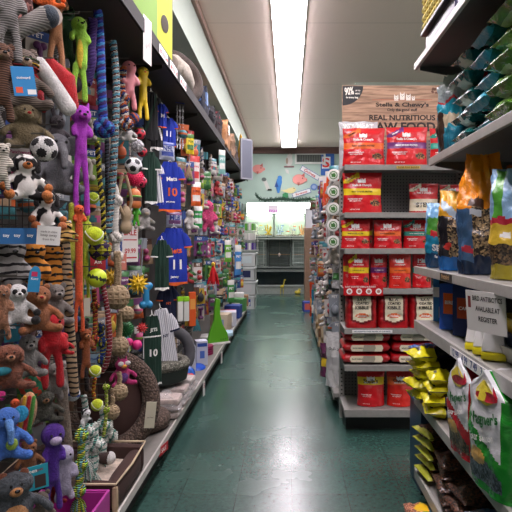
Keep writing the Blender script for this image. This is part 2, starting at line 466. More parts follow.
# right-hand aisle run behind the endcap
AX = .43; AY0, AY1 = 4.4, 9.2
ar = thing('aisle_gondola', 'grey pegboard shelving run on the right of the aisle behind the endcap', 'shelving', (.9, AY0, 0))
def ap(name, mb, m, **kw):
    mb.v = [(x - .9, y - AY0, z) for x, y, z in mb.v]; return part(name, mb, m, ar, smooth_=False, **kw)
ap('back_panel', MB().bb(.80, .84, AY0, AY1, .1, 2.15), m_peg)
ap('base_deck', MB().bb(.37, .80, AY0, AY1, .12, .15).bb(.362, .37, AY0, AY1, .1, .155), m_end)
ap('kick_plate', MB().bb(.42, .80, AY0, AY1, 0, .12), m_black)
for k in range(6):
    y = AY0 + .03 + k * (AY1 - AY0 - .06) / 5
    ap('upright', MB().bb(.76, .80, y - .02, y + .02, .1, 2.18), m_end)


# ================================================================== RIGHT GONDOLA (near)
RX, RB, RY0, RY1 = .69, 1.2, .9, 2.93
rg = thing('bird_food_gondola', 'near right shelving unit with angled view of bird seed shelves', 'shelving', (RB, RY0, 0))
def rp(name, mb, m, **kw):
    mb.v = [(x - RB, y - RY0, z) for x, y, z in mb.v]; return part(name, mb, m, rg, smooth_=False, **kw)
rp('back_panel', MB().bb(RB, RB + .03, RY0, RY1, .1, 2.5), m_peg)
for y in (RY0 + .02, RY1 - .03): rp('upright', MB().bb(RB - .03, RB, y - .02, y + .02, 0, 2.52), m_end)
m_rail = M('paint', '#a6a49e', rough=.35)
def rshelf(x0, z, lip, y1=RY1, m=m_end, dn=None):
    q = MB().bb(x0 + .005, RB - .03, RY0, y1, z - .014, z)
    s_ = rp('shelf', q, m)
    l = MB().bb(x0 - .012, x0 + .005, RY0, y1, z - lip, z + .003)
    l.v = [(x - RB, y - RY0, zz) for x, y, zz in l.v]; part('price_rail', l, m_rail, s_, smooth_=False, bevel=.002)
    for y in (RY0 + .03, y1 - .006):
        b = MB().add([(x0 + .02, y, z - .014), (RB - .03, y, z - .014), (RB - .03, y, z - .12), (x0 + .02, y, z - lip)] + [(x0 + .02, y + .005, z - .014), (RB - .03, y + .005, z - .014), (RB - .03, y + .005, z - .12), (x0 + .02, y + .005, z - lip)],
              [(0,1,2,3),(7,6,5,4),(0,4,5,1),(1,5,6,2),(2,6,7,3),(3,7,4,0)])
        rp('shelf_bracket', b, m_endd)
rshelf(RX, 2.35, .03, m=m_dark); rshelf(.73, 1.815, .035, y1=2.78, m=m_endd); rshelf(RX, 1.255, .036); rshelf(RX, .965, .05); rshelf(RX, .56, .045); rshelf(RX, .165, .05)
rp('kick_plate', MB().bb(RX + .08, RB, RY0, RY1, 0, .11), m_black)
struct('trim_4', MB().bb(1.05, XR, 8.55, 8.75, ZC - .12, ZC), M('wall', '#c3cfc4'))
# ================================================================== BAGS
def pouch_fn(w, h, d, style='stand', wr=.004, seed=0, lean=0):
    """surface of a filled bag: fn(u, v, side) with the front at -y, bottom centre at the origin"""
    off = Vector((seed * 3.7, seed * 1.3, 0))
    def fn(u, v, side=-1, o=0):
        e = math.sin(math.pi * min(max(u, 0), 1)) ** .55
        if style == 'stand':   g = (1 - v ** 2.2) ** .8 * (.9 + .1 * math.cos(v * 3)); g = g if v < .93 else g * .4
        elif style == 'pillow': g = min(1, 1.9 * math.sin(math.pi * min(max(v, 0), 1))) ** .7
        elif style == 'brick': g = 1 if v < .82 else max(0, 1 - ((v - .82) / .18) ** 1.5)
        else: g = 1
        if style == 'brick': e = min(1, math.sin(math.pi * min(max(u, 0), 1)) * 4) ** .5
        yy = side * (d / 2 * e * g + .0012 + o)
        n = noise.noise(Vector((u * 5, v * 6, side)) + off) * wr * 2.2 + noise.noise(Vector((u * 14, v * 17, side)) + off) * wr
        yy += side * n * (1 if e * g > .15 else .2)
        neck = 1 - (.06 * math.sin(math.pi * v) if style == 'stand' else .03 * g if style == 'pillow' else 0)
        x = (u - .5) * w * neck + noise.noise(Vector((v * 9, side * 0, seed))) * wr
        zb = 0
        if style in ('stand', 'brick'): zb = 0
        z = v * h + (noise.noise(Vector((u * 4, 9, seed))) * wr * 2 if v > .9 else 0)
        if style == 'stand' and v < .06: z = v * h
        y = yy + lean * z
        return Vector((x, y, z))
    return fn
def bag_mesh(fn, patches, nu=18, nv=22, both=False):
    us = sorted(set([round(i / nu, 4) for i in range(nu + 1)] + [round(q, 4) for p in patches if len(p) == 5 for q in p[:2]]))
    vs = sorted(set([round(i / nv, 4) for i in range(nv + 1)] + [round(q, 4) for p in patches if len(p) == 5 for q in p[2:4]]))
    mb = MB(); nU, nV = len(us), len(vs)
    for side in (-1, 1):
        pts = [fn(u, v, side) for v in vs for u in us]; fs = []; ms = []
        for j in range(nV - 1):
            for i in range(nU - 1):
                f = (j*nU+i, j*nU+i+1, (j+1)*nU+i+1, (j+1)*nU+i); fs.append(f if side < 0 else f[::-1])
                cu, cv = (us[i] + us[i+1]) / 2, (vs[j] + vs[j+1]) / 2; m = 0
                if side < 0 or both:
                    for p in patches:
                        if len(p) == 5:
                            if p[0] < cu < p[1] and p[2] < cv < p[3]: m = p[4]
                        elif p[0](cu, cv): m = p[1]
                ms.append(m)
        mb.add(pts, fs, ms)
    # close the sides, top and bottom
    o = nU * nV
    loop = [(0, j) for j in range(nV)] + [(i, nV - 1) for i in range(1, nU)] + [(nU - 1, j) for j in range(nV - 2, -1, -1)] + [(i, 0) for i in range(nU - 2, -1, -1)]
    for (i0, j0), (i1, j1) in zip(loop, loop[1:]):
        a, b = j0 * nU + i0, j1 * nU + i1; mb.f.append((a, b, b + o, a + o)); mb.m.append(0)
    return mb
def bag_text(fn, items, w, h):
    """items: (text, u, v, width fraction, material index[, rotation])"""
    mb = MB()
    for it in items:
        s, u0, v0, fw, mi = it[:5]; rot = it[5] if len(it) > 5 else 0; fh = it[6] if len(it) > 6 else None
        letter(mb, s, lambda X, Y: fn(u0 + X / w, v0 + Y / h, -1, .0022), w=fw * w, h=fh * h if fh else None, mi=mi, bold=.03, rot=rot)
    return mb
def diag(u0, v0, u1, v1, hw):
    d = math.hypot(u1 - u0, v1 - v0)
    return lambda u, v: abs((u - u0) * (v1 - v0) - (v - v0) * (u1 - u0)) / d < hw and u < max(u0, u1) + .02 and v > min(v0, v1) - .02
red = M('foil', '#c8141e', bump=.3); red2 = M('foil', '#d0261c', bump=.3); dred = M('foil', '#ad141c', bump=.3)
yel = M('plastic', '#e8c81e'); org = M('plastic', '#e2641e'); pur = M('plastic', '#6a2a6c'); teal = M('plastic', '#18907c'); cream = M('plastic', '#e3d9bd')
wht = M('plastic', '#eeece8'); blk = M('plastic', '#16150f'); kib = M('seeds', '#8a5a2c'); lgt = M('plastic', '#d9dad8')
def logo(fn, u0, v0, s, mi, w, h):
    """little pair of pet heads above the brand line"""
    mb = MB()
    for sx in (-1, 1):
        pts = []
        for a, b in ((-.5, -.5), (.5, -.5), (.55, .1), (.45, .7), (.2, .4), (-.2, .4), (-.45, .75), (-.55, .1)):
            pts.append(fn(u0 + (sx * .55 + a) * s / w, v0 + b * s / h, -1, .0024))
        mb.add(pts, [tuple(range(8))], mi)
    return mb
def red_bag(label, px0, px1, py0, py1, Y, band, body=red, ribbon=None, seed=0, d=.09, win=True, rz=0, zt=None, brand=1, grp=None, title='RAW DINNER PATTIES', bandv=(.44, .6)):
    zb = zt
    x0, s = (px0 - VX) * Y / FOC, Y / FOC; w = (px1 - px0) * s; h = (VY - py0) * s + H - zb
    fn = pouch_fn(w, h, d, 'stand', .003, seed)
    pats = [(.0, 1, .965, 1, 0)]
    if ribbon: pats.append((diag(.02, .74, .42, .95, .055), 1))
    if band: pats.append((.0, 1, bandv[0], bandv[1], 1))
    if win: pats.append((lambda u, v: ((u - .82) / .13) ** 2 + ((v - .24) / .09) ** 2 < 1, 2))
    r = thing('dog_food_bag', label, 'pet food bag', (x0 + w / 2, Y + d / 2, zb), rz, grp)
    part('bag', bag_mesh(fn, pats, 26, 30), [body, band or yel, kib, wht], r)
    t = [("Stella & Chewy's", .48, .68, .5, 0), (title, .48, (bandv[0] + bandv[1]) / 2, .55, 1), ('FREEZE-DRIED RAW', .3, .34, .38, 0), ('with organic fruits', .3, .29, .3, 0), ('NET WT 18 OZ', .3, .08, .24, 0)]
    if ribbon: t.append(("90% MEAT", .22, .845, .2, 1, .5))
    if brand: part('lettering', bag_text(fn, t, w, h), [wht, blk if band in (yel, org, cream) else wht], r, smooth_=False)
    lg = logo(fn, .48, .79, .028, 0, w, h); part('logo', lg, [wht], r, smooth_=False)
    return r
Y0 = 3.93
G = 'red bags of raw dog food on the endcap'
# top shelf
red_bag('red dog food bag with orange band on the top endcap shelf, left one', 343, 386, 127, 164, Y0, org, ribbon=1, seed=1, zt=1.944)
red_bag('red dog food bag with purple band on the top endcap shelf below the wooden sign', 387, 429, 126, 164, Y0, pur, ribbon=1, seed=2, zt=1.944)
red_bag('red bag with teal band at the right end of the top endcap shelf', 431, 470, 127, 164, Y0, teal, ribbon=1, seed=3, zt=1.944)
# silver bag behind
fn = pouch_fn(.3, .36, .08, 'stand', .005, 9)
r = thing('dog_food_bag', 'silver foil bag standing behind the orange banded red bag on top shelf', 'pet food bag', (.53, Y0 + .2, 1.944))
part('bag', bag_mesh(fn, []), [M('foil', '#b9bcc0', rough=.25, bump=1)], r)
part('lettering', bag_text(fn, [('90% MEAT', .5, .9, .8, 0)], .3, .36), [wht], r, smooth_=False)
# second shelf
red_bag('big red bag with yellow band alone at the left of second endcap shelf', 343, 383, 172, 212, Y0, yel, ribbon=1, seed=4, zt=1.599)
red_bag('red dog food bag with cream panel at right of second endcap shelf', 410, 440, 183, 212, Y0 + .1, cream, ribbon=1, seed=5, zt=1.599, bandv=(.08, .48), win=False, title='STEW')
red_bag('red bag with green ribbon behind the orange seed bag, second endcap shelf', 441, 466, 184, 212, Y0 + .1, cream, ribbon=1, seed=6, zt=1.599, bandv=(.08, .48), win=False, title='STEW')
# third
red_bag('red bag with yellow band on the third endcap shelf', 341.5, 371, 220, 249, Y0, yel, ribbon=1, seed=7, zt=1.339, d=.07)
red_bag('red bag tucked behind the yellow banded bag on third endcap shelf', 347, 374, 219, 249, Y0 + .12, yel, seed=8, zt=1.339, d=.07)
red_bag('red bag with orange band in the middle of third endcap shelf', 374, 403, 220, 249, Y0, org, seed=9, zt=1.339, d=.07)
red_bag('red bag with teal band on third endcap shelf beside the blue seed bag', 404, 432, 220, 249, Y0 + .06, teal, ribbon=1, seed=10, zt=1.339, d=.07)
red_bag('red bag with teal band farther right on third endcap shelf', 433, 461, 220, 249, Y0 + .06, teal, ribbon=1, seed=30, zt=1.339, d=.07)
# fourth
red_bag('narrow red bag with yellow band in front at left of fourth endcap shelf', 348, 370, 254, 288, Y0, yel, ribbon=1, seed=11, zt=1.049, d=.05)
red_bag('narrow red bag with yellow band behind its twin, at left edge of fourth endcap shelf', 343, 364, 252, 288, Y0 + .1, yel, seed=12, zt=1.049, d=.05)
red_bag('narrow red bag with purple band on fourth endcap shelf', 370.5, 388, 254, 288, Y0 + .04, pur, seed=13, zt=1.049, d=.05)
red_bag('plain scarlet bag with orange band on fourth endcap shelf', 389.5, 412, 254, 288, Y0, org, body=red2, seed=14, zt=1.049, d=.06)
red_bag('narrow red bag with teal band at the far right of fourth endcap shelf', 413, 432, 254, 288, Y0 + .05, teal, seed=15, zt=1.049, d=.05)
# fifth: dark red kibble bags with a tall cream shield
def kibble(label, px0, px1, seed, Y=Y0):
    zb = .761; s = Y / FOC; w = (px1 - px0) * s; h = .244; d = .12
    fn = pouch_fn(w, h, d, 'brick', .004, seed)
    sh = lambda u, v: .2 < u < .8 and .16 + abs(u - .5) * .3 < v < .95
    oval = lambda u, v: ((u - .5) / .2) ** 2 + ((v - .36) / .07) ** 2 < 1
    r = thing('kibble_bag', label, 'pet food bag', ((px0 - VX) * s + w / 2, Y + d / 2, zb))
    part('bag', bag_mesh(fn, [(lambda u, v: .16 < u < .84 and .1 + abs(u - .5) * .3 < v < .97, 3), (sh, 1), (oval, 2)], 28, 30), [dred, cream, org, M('plastic', '#6b1014')], r)
    part('lettering', bag_text(fn, [('RAW', .5, .84, .3, 0), ('COATED', .5, .73, .42, 0), ('KIBBLE', .5, .6, .42, 0), ('chicken', .5, .36, .3, 1)], w, h), [blk, wht], r, smooth_=False)
kibble('dark red kibble bag with cream shield at left of fifth endcap shelf', 346, 378, 20)
kibble('dark red kibble bag with cream shield in the middle of fifth endcap shelf', 378.5, 409.5, 21)
kibble('dark red kibble bag half hidden at right of fifth endcap shelf', 410, 441, 22)
fn = None
# sixth: stacks of lying bags
def lying(label, px0, px1, z, seed):
    s = Y0 / FOC; w = (px1 - px0) * s; h = .078; d = .3
    r = thing('kibble_bag', label, 'pet food bag', ((px0 - VX) * s + w / 2, Y0 + d / 2 + .005, z))
    q = MB(); nu, nv = 24, 12
    def f(a, b):   # a across, b around the section
        u = a; t = 2 * math.pi * b; e = (1 - abs(2 * u - 1) ** 12) ** .4
        n = 1 + noise.noise(Vector((u * 5, b * 6, seed))) * .12
        yy = math.copysign(abs(math.cos(t)) ** .6, math.cos(t)) * d / 2 * (.9 + .1 * e); zz = h / 2 + math.copysign(abs(math.sin(t)) ** .7, math.sin(t)) * h / 2 * e * min(n, 1.0)
        return Vector(((u - .5) * w, yy, max(0, min(zz, h))))
    vs = [f(i / nu, j / (nv * 2)) for i in range(nu + 1) for j in range(nv * 2)]; k = nv * 2
    fs = [(i*k+j, i*k+(j+1) % k, (i+1)*k+(j+1) % k, (i+1)*k+j) for i in range(nu) for j in range(k)]
    fs += [tuple(range(k))[::-1], tuple(nu * k + j for j in range(k))]
    q.add(vs, fs); part('bag', q, [dred], r, angle=80)
    # cream lozenge on the gusset that faces out
    l = MB(); pts = []
    def g(x, z_): return Vector((x, -d / 2 * (.9 + .1) - .003, h / 2 + z_))
    ww, hh = w * .31, h * .3
    outl = [(-ww - .012, 0), (-ww, hh), (ww, hh), (ww + .012, 0), (ww, -hh), (-ww, -hh)]
    l.add([g(a, b) for a, b in outl], [tuple(range(6))[::-1]], 0)
    l.add([g(a * .98, b * .98) + Vector((0, -.001, 0)) for a, b in ((-ww*.2, hh), (ww*.55, hh), (ww*.6, 0), (ww*.5, -hh), (-ww*.3, -hh))], [tuple(range(5))[::-1]], 1)
    letter(l, 'RAW KIBBLE', lambda X, Y: g(X - ww * .6, Y) + Vector((0, -.002, 0)), w=ww * .7, mi=2)
    part('label', l, [cream, M('paper', '#a09a88'), blk], r, smooth_=False)
for c_, (a, b) in enumerate(((342, 391), (391, 440))):
    for k, nm in enumerate(('bottom', 'middle', 'top')):
        lying('dark red kibble bag lying flat, %s of the %s stack on the sixth endcap shelf' % (nm, ['left', 'right'][c_]), a + k * 1.0, b, .494 + k * .079, c_ * 3 + k)
# deck
def big(label, px0, px1, body, band, seed, tt):
    r = red_bag(label, px0, px1, 373, 408, Y0 + .04, band, body=body, seed=seed, zt=.174, d=.12, win=False, bandv=(.62, .84), title=tt); return r
big('red bag with yellow top band standing on the bottom endcap deck', 358, 386, red, yel, 31, "Stella's")
big('scarlet bag with orange band standing on the bottom endcap deck', 388, 416, red2, org, 32, "Chewy's")

# shelf signs
def flat_sign(name, label, cat, w, h, loc, rot, base, texts, cols, extra=None, th=.003):
    """a card facing -y in its own frame; texts: (text, x, z, width, material index[, height])"""
    r = thing(name, label, cat, loc); r.rotation_euler = rot
    part('card', MB().box((0, 0, h / 2), (w, th, h)), [base], r, smooth_=False)
    q = MB()
    for t in texts: letter(q, t[0], lambda X, Y: Vector((t[1] + X, -th / 2 - .0008, t[2] + Y)), w=t[3], h=t[5] if len(t) > 5 else None, mi=t[4], rot=t[6] if len(t) > 6 else 0)
    if extra: extra(q, -th / 2 - .0006)
    part('lettering', q, cols, r, smooth_=False); return r
def circ(q, y):
    for x in (-.1, -.03, .04, .11):
        q.add([(x + .022 * math.cos(a / 12 * 6.283), y, .03 + .022 * math.sin(a / 12 * 6.283)) for a in range(12)], [tuple(range(12))], 0)
        q.add([(x + .012 * math.cos(a / 12 * 6.283), y - .0005, .03 + .012 * math.sin(a / 12 * 6.283)) for a in range(12)], [tuple(range(12))], 1)
flat_sign('shelf_sign', 'red shelf sign with white round icons clipped to the fourth endcap shelf', 'sign', .285, .075, (.535, EY0 - .0105, 1.0), (0, 0, 0), M('plastic', '#c0141c'), [('RAW COATED KIBBLE & BAKED', -.02, .063, .22, 0)], [wht, M('plastic', '#b08070')], circ)
flat_sign('shelf_strip', 'white price strip with small print on the fifth endcap shelf edge', 'price label', .29, .022, (.6, EY0 - .0105, .73), (0, 0, 0), wht, [('10% ASSORTED FOOD RECIPES AT OUR PRICE', 0, .011, .26, 0)], [M('plastic', '#2a3570')])
flat_sign('shelf_strip', 'yellow and black price strip under the purple banded bag, top endcap shelf', 'price label', .17, .018, (.86, EY0 - .0105, 1.915), (0, 0, 0), M('plastic', '#c9a94a'), [('SUPER RAW BLENDS', 0, .009, .15, 0)], [blk])
# wooden header sign
sgx0, sgx1 = .425, 1.36; sz0, sz1 = 2.2, 2.64; sy = EY1 + .06
r = thing('header_sign', 'wood look header sign with black lettering above the endcap', 'sign', ((sgx0 + sgx1) / 2, sy, sz0 - .25))
sw, sh_ = sgx1 - sgx0, sz1 - sz0 + .25
part('board', MB().box((0, 0, sh_ / 2), (sw, .02, sh_)), [M('wood', '#b08f76')], r, smooth_=False, bevel=.002)
q = MB(); fy = lambda X, Y: Vector((X, -.0112, Y))
def spx(px, py): return ((px - VX) * sy / FOC - (sgx0 + sgx1) / 2, H - (py - VY) * sy / FOC - (sz0 - .25))
def wtext(s, px, py, wpx, mi, hpx=None, rot=0, dz=0):
    x, z = spx(px, py); letter(q, s, lambda X, Y: Vector((x + X, -.0112 - dz, z + Y)), w=wpx * sy / FOC, h=hpx * sy / FOC if hpx else None, mi=mi, rot=rot, bold=.035)
x0, z0 = spx(342.5, 86.5)
pts = [(x0, z0)] + [(x0 + .165 * math.cos(a) , z0 - .155 * math.sin(a)) for a in [math.pi / 2 * k / 10 for k in range(11)]]
q.add([(a, -.0108, b) for a, b in pts], [tuple(range(len(pts)))[::-1]], 1)
wtext('90%', 349, 91.5, 9, 2, 8, .12, .001); wtext('UP TO', 357.5, 91, 5, 2, dz=.001); wtext('MEAT', 357.5, 94, 5, 2, dz=.001); wtext('in every bag', 352, 98, 12, 2, dz=.001)
wtext("Stella & Chewy's", 402, 105.5, 53, 0, 5.5); wtext('Only the good stuff', 402, 110.5, 30, 0)
wtext('REAL NUTRITIOUS', 402, 118, 66, 0, 5.5); wtext('RAW FOOD', 402, 127, 66, 0, 9)
wtext('------------------------------', 402, 100.2, 60, 4, .5)
# pet family drawing over the name
for k, (px, py, w_, h_) in enumerate(((396, 98, 4.2, 6), (402, 96.5, 4.6, 7.5), (408, 97.5, 4.6, 6.5), (413, 98.5, 3, 4.5))):
    x, z = spx(px, py); w2, h2 = w_ * sy / FOC / 2, h_ * sy / FOC / 2
    o_ = [(-1, -1), (1, -1), (1.05, 0), (.9, 1.1), (.5, .6), (-.5, .6), (-.9, 1.15), (-1.05, 0)]
    q.add([(x + a * w2, -.0112 - k * 1e-4, z + b * h2) for a, b in o_], [tuple(range(8))], 2)
    for a, b in ((-.4, .2), (.4, .2), (0, -.15)):
        q.add([(x + a * w2 + .003 * math.cos(t), -.0125, z + b * h2 + .003 * math.sin(t)) for t in [k2 * 1.047 for k2 in range(6)]], [tuple(range(6))], 0)
# kibble drawing in the corner
for k in range(26):
    x, z = spx(431 + rnd.uniform(0, 26), 88 + rnd.uniform(0, 9))
    q.add([(x + .011 * math.cos(t), -.0112, z + .009 * math.sin(t)) for t in [k2 * 1.047 for k2 in range(6)]], [tuple(range(6))], 3)
part('lettering', q, [M('plastic', '#1c1512'), M('plastic', '#25272b'), M('plastic', '#e9e4da'), M('plastic', '#6b4636'), M('plastic', '#b5523a')], r, smooth_=False)
# ================================================================== RIGHT GONDOLA GOODS
def block_fn(w, d, h, seed=0, wr=.006, pinch=.8, lean=0, topw=1.0):
    off = Vector((seed * 2.3, seed * 5.1, 1))
    def fn(a, v, o=0):
        a = a % 4; k = int(a); t = a - k - .5
        if k == 0: x, y = t, -.5
        elif k == 1: x, y = .5, t
        elif k == 2: x, y = -t, .5
        else: x, y = -.5, -t
        # round the corners
        L = (abs(2 * x) ** 6 + abs(2 * y) ** 6) ** (1 / 6); x, y = x / L, y / L
        g = 1.0 if v < pinch else max(.04, 1 - ((v - pinch) / (1 - pinch)) ** 1.2)
        b = .93 + .07 * math.sin(math.pi * min(1, v * 1.1)) if v > .04 else .93
        n = noise.noise(Vector((x * 5, y * 5, v * 5)) + off) * wr * 2 + noise.noise(Vector((x * 14, y * 14, v * 14)) + off) * wr
        tw = 1 if v < pinch else 1 + (topw - 1) * (v - pinch) / (1 - pinch)
        q = Vector((x * w * b * tw, y * d * b * g, 0)); dirn = Vector((x, y * g, 0)); dirn = dirn.normalized() if dirn.length else Vector((0, -1, 0))
        q += dirn * (n + o); q.z = v * h + (n if v > .1 else 0); q.y += lean * v * v * h
        return q
    return fn
def block_mesh(fn, patches, na=12, nv=24):
    mb = MB(); ca = na * 4
    vs = [j / nv for j in range(nv + 1)]; pts = [fn(i / na, v) for v in vs for i in range(ca)]; fs = []; ms = []
    for j in range(nv):
        for i in range(ca):
            fs.append((j*ca+i, j*ca+(i+1) % ca, (j+1)*ca+(i+1) % ca, (j+1)*ca+i)); m = 0
            a, v = (i + .5) / na, (vs[j] + vs[j+1]) / 2
            for p in patches:
                if p[0](a, v): m = p[1]
            ms.append(m)
    fs.append(tuple(range(ca))[::-1]); fs.append(tuple(nv * ca + i for i in range(ca))); ms += [0, 0]
    return mb.add(pts, fs, ms)
def btext(mb, fn, w, h, face, s, u, v, fw, mi, rot=0, fh=None, o=.003):
    return letter(mb, s, lambda X, Y: fn(face + u + X / w, v + Y / h, o), w=fw * w, h=fh * h if fh else None, mi=mi, rot=rot, bold=.035)
def seedbag(label, loc, w, d, h, rz, mats, patches, seed, texts=(), tm=None, lean=0, pinch=.78, wr=.006, topw=1, name='bird_seed_bag'):
    fn = block_fn(w, d, h, seed, wr, pinch, lean, topw)
    r = thing(name, label, 'pet food bag', loc, rz)
    part('bag', block_mesh(fn, patches, 22, 46), mats, r, angle=70)
    if texts:
        q = MB()
        for t in texts: btext(q, fn, w if t[0] % 2 == 0 else d, h, *t[:6], **(t[6] if len(t) > 6 else {}))
        part('lettering', q, tm, r, smooth_=False)
    return r
def on(px, X, z): return (X, FOC * X / (px - VX), z)
f = lambda c, **k: M('foil', c, **k)
ZS = 1.259
sd = M('seeds', '#8a7452'); sdk = M('seeds', '#5f4a30')
# shelf C
seedbag('pale blue seed bag at the far end of the middle right shelf', (.80, 2.80, ZS), .17, .12, .33, R(-25), [f('#6fa6cf', bump=.8), f('#1f7fa0'), f('#123b5c'), f('#4c9a3a'), f('#c2202c'), wht],
        [(lambda a, v: v < .55, 1), (lambda a, v: v < .22, 2), (lambda a, v: a < .45 and .5 < v < .72 + a * .2, 3), (lambda a, v: (a - .3) ** 2 / .02 + (v - .52) ** 2 / .003 < 1, 4), (lambda a, v: .62 < a < .9 and .55 < v < .8, 5)], 1,
        [(0, 'SEED', .5, .3, .5, 0), (0, 'for birds', .5, .18, .4, 0)], [wht])
seedbag('seed bag with yellow top, clear window and blue bottom beside the orange one', (.80, 2.54, ZS), .18, .12, .37, R(-25), [f('#e3a72a', bump=.8), sd, f('#1d5c9a'), f('#b7cfe0'), f('#1c1c22'), f('#b4322a')],
        [(lambda a, v: v < .68, 4), (lambda a, v: .25 < a < .95 and .14 < v < .66, 1), (lambda a, v: v < .17, 2), (lambda a, v: abs(v - .72 + (a - .4) * .35) < .055 and a < 1, 3), (lambda a, v: (a - .25) ** 2 / .012 + (v - .3) ** 2 / .002 < 1, 5), (lambda a, v: 3.2 < a < 3.9 and .18 < v < .66, 1)], 2)
seedbag('large seed bag with bright orange crumpled top and seed window', (.81, 2.26, ZS), .19, .12, .5, R(-24), [f('#f2920e', bump=1), sd, f('#39597c'), f('#10243e'), f('#4a2e20'), f('#a8283a'), f('#c9cfd4')],
        [(lambda a, v: v < .5, 3), (lambda a, v: a < .32 and v < .52 and v > .1 or a > 3.5 and .1 < v < .52, 2), (lambda a, v: .34 < a < .96 and .15 < v < .54, 1), (lambda a, v: (a - .38) ** 2 / .03 + (v - .58) ** 2 / .0022 < 1, 4), (lambda a, v: (a - .2) ** 2 / .02 + (v - .2) ** 2 / .0012 < 1, 5), (lambda a, v: .25 < a < .5 and .47 < v < .53, 6)], 3, wr=.009, lean=.04, pinch=.62, topw=.62)
seedbag('canary seed bag with light blue top, red band and yellow middle', (.84, 1.96, ZS), .2, .13, .4, R(-28), [f('#8db4d6', bump=.7), f('#d8b53a'), sdk, f('#b8203a'), f('#4f9a34'), wht, f('#9c8f2c'), f('#1d3f8c')],
        [(lambda a, v: v < .52, 1), (lambda a, v: v < .3, 2), (lambda a, v: v < .14, 6), (lambda a, v: .49 < v < .54, 3), (lambda a, v: a < .22 and v > .54, 4), (lambda a, v: (a - .2) ** 2 / .012 + (v - .53) ** 2 / .0014 < 1, 3),
         (lambda a, v: (a - .28) ** 2 / .01 + (v - .4) ** 2 / .0012 < 1, 5), (lambda a, v: .4 < a < 1 and .33 < v < .37, 7)], 4)
seedbag('orange seed bag standing behind at the right edge under the upper shelf', (1.03, 2.3, ZS), .2, .14, .46, R(-30), [f('#cc6a1c', bump=.9)], [], 5)
seedbag('blue topped seed bag behind the canary seed, with a teal stripe', (1.03, 2.62, ZS), .2, .14, .42, R(-30), [f('#a9bcc4'), f('#2a9a84')], [(lambda a, v: .6 < v < .75, 1)], 6)
# shelf B
ZB = 1.819
seedbag('teal and white food bag upright at the far end of the upper right shelf', (.83, 2.66, ZB), .16, .14, .4, R(-55), [f('#8f989c', rough=.2, bump=.9), f('#1a8ea6'), f('#1a6f86'), f('#c9b79a'), f('#a8262c'), f('#3d2a22')],
        [(lambda a, v: v < .62, 1), (lambda a, v: v < .3, 2), (lambda a, v: .3 < a < .9 and .34 < v < .5, 3), (lambda a, v: .62 < v < .65, 4), (lambda a, v: a < .3 and v < .5, 5)], 7, wr=.01)
def pil(w, l, t, seed, mats, patches, wr=.007, style='pillow'):
    """pillow bag lying flat, its length along -x (seal end towards the aisle at x=0)"""
    fn = pouch_fn(w, l, t, style, wr, seed); mb = bag_mesh(fn, patches, 14, 22, both=True)
    mb.v = [(z, x, max(0, y + t / 2 + .003)) for x, y, z in mb.v]; return mb
tealf, redf, grnf = f('#125f5c', rough=.2, bump=1), f('#b01f2e', rough=.2), f('#4c7a22', rough=.2, bump=1)
whf = f('#c9d3cc', rough=.2, bump=1)
nth = ['bottom', 'second', 'third', 'fourth', 'fifth', 'sixth']
def stack(name, cat, lab, n, x, y, z, dz, w, l, t, mats, patches, seed, jit=.02, rz=0, grp=None, wr=.007):
    base = None
    for k in range(n):
        r = thing(name, lab % nth[k], cat, (x + rnd.uniform(-jit, jit), y + rnd.uniform(-jit, jit) * .5, z + k * dz), rz + rnd.uniform(-.06, .06), grp)
        part('bag', pil(w, l, t, seed + k, mats, patches, wr), mats, r, angle=75)
edge = lambda u, v: abs(v - .3) < .035 or abs(v - .82) < .03
stack('treat_bag', 'pet food bag', 'dark teal food bag, %s in the far teal stack, upper right shelf', 5, .76, 2.42, ZB, .088, .23, .32, .082, [tealf, redf, whf], [(edge, 1), (lambda u, v: (u - .5) ** 2 / .05 + (v - .12) ** 2 / .01 < 1, 2)], 40)
stack('treat_bag', 'pet food bag', 'dark teal food bag, %s in the nearer teal stack, upper right shelf', 5, .76, 2.17, ZB, .088, .22, .32, .082, [tealf, redf, f('#1a8ea6')], [(edge, 1), (lambda u, v: v < .1, 2)], 50)
stack('treat_bag', 'pet food bag', 'green food bag, %s in the farther green stack, upper right shelf', 5, .75, 1.92, ZB, .088, .23, .32, .082, [grnf, redf, f('#b9cf9a', rough=.2, bump=1)], [(edge, 1), (lambda u, v: .1 < v < .24 and .3 < u < .7, 2)], 60)
stack('treat_bag', 'pet food bag', 'green food bag, %s in the nearest green stack, upper right shelf', 5, .75, 1.66, ZB, .088, .23, .32, .082, [grnf, redf, whf], [(edge, 1)], 70)
# on the top shelf A
ZA = 2.354
r = thing('storage_bin', 'lilac grey storage bin with a black lid on the highest right shelf', 'bin', (.82, 2.72, ZA))
part('body', MB().rbox((0, -.15, .055), (.22, .5, .11), .012), [M('plastic', '#5c5a70')], r); part('lid', MB().rbox((0, -.15, .122), (.26, .54, .022), .006), [M('plastic', '#141318')], r)
r = thing('woven_basket', 'pale yellow woven basket on the black lidded bin, highest right shelf', 'basket', (.82, 2.6, ZA + .134))
q = MB()
for k in range(9):
    q.tube([(-.11, -.22, .012 + k * .045), (.11, -.22, .012 + k * .045), (.11, .2, .012 + k * .045), (-.11, .2, .012 + k * .045)], .023, 8, 0, closed=True)
part('woven_side', q, [M('weave', '#d9c878', '#a8923c', scale=45)], r); part('inner_base', MB().bb(-.1, .1, -.2, .19, .0, .012), [M('weave', '#d9c878', '#a8923c', scale=45)], r)
r = thing('plastic_crate', 'royal blue plastic crate at the near end of the highest right shelf', 'crate', (.83, 2.0, ZA))
part('body', MB().rbox((0, 0, .1), (.26, .5, .2), .01), [M('plastic', '#2c3f9e')], r); part('rim', MB().rbox((0, 0, .2), (.29, .53, .03), .008), [M('plastic', '#35499e')], r)
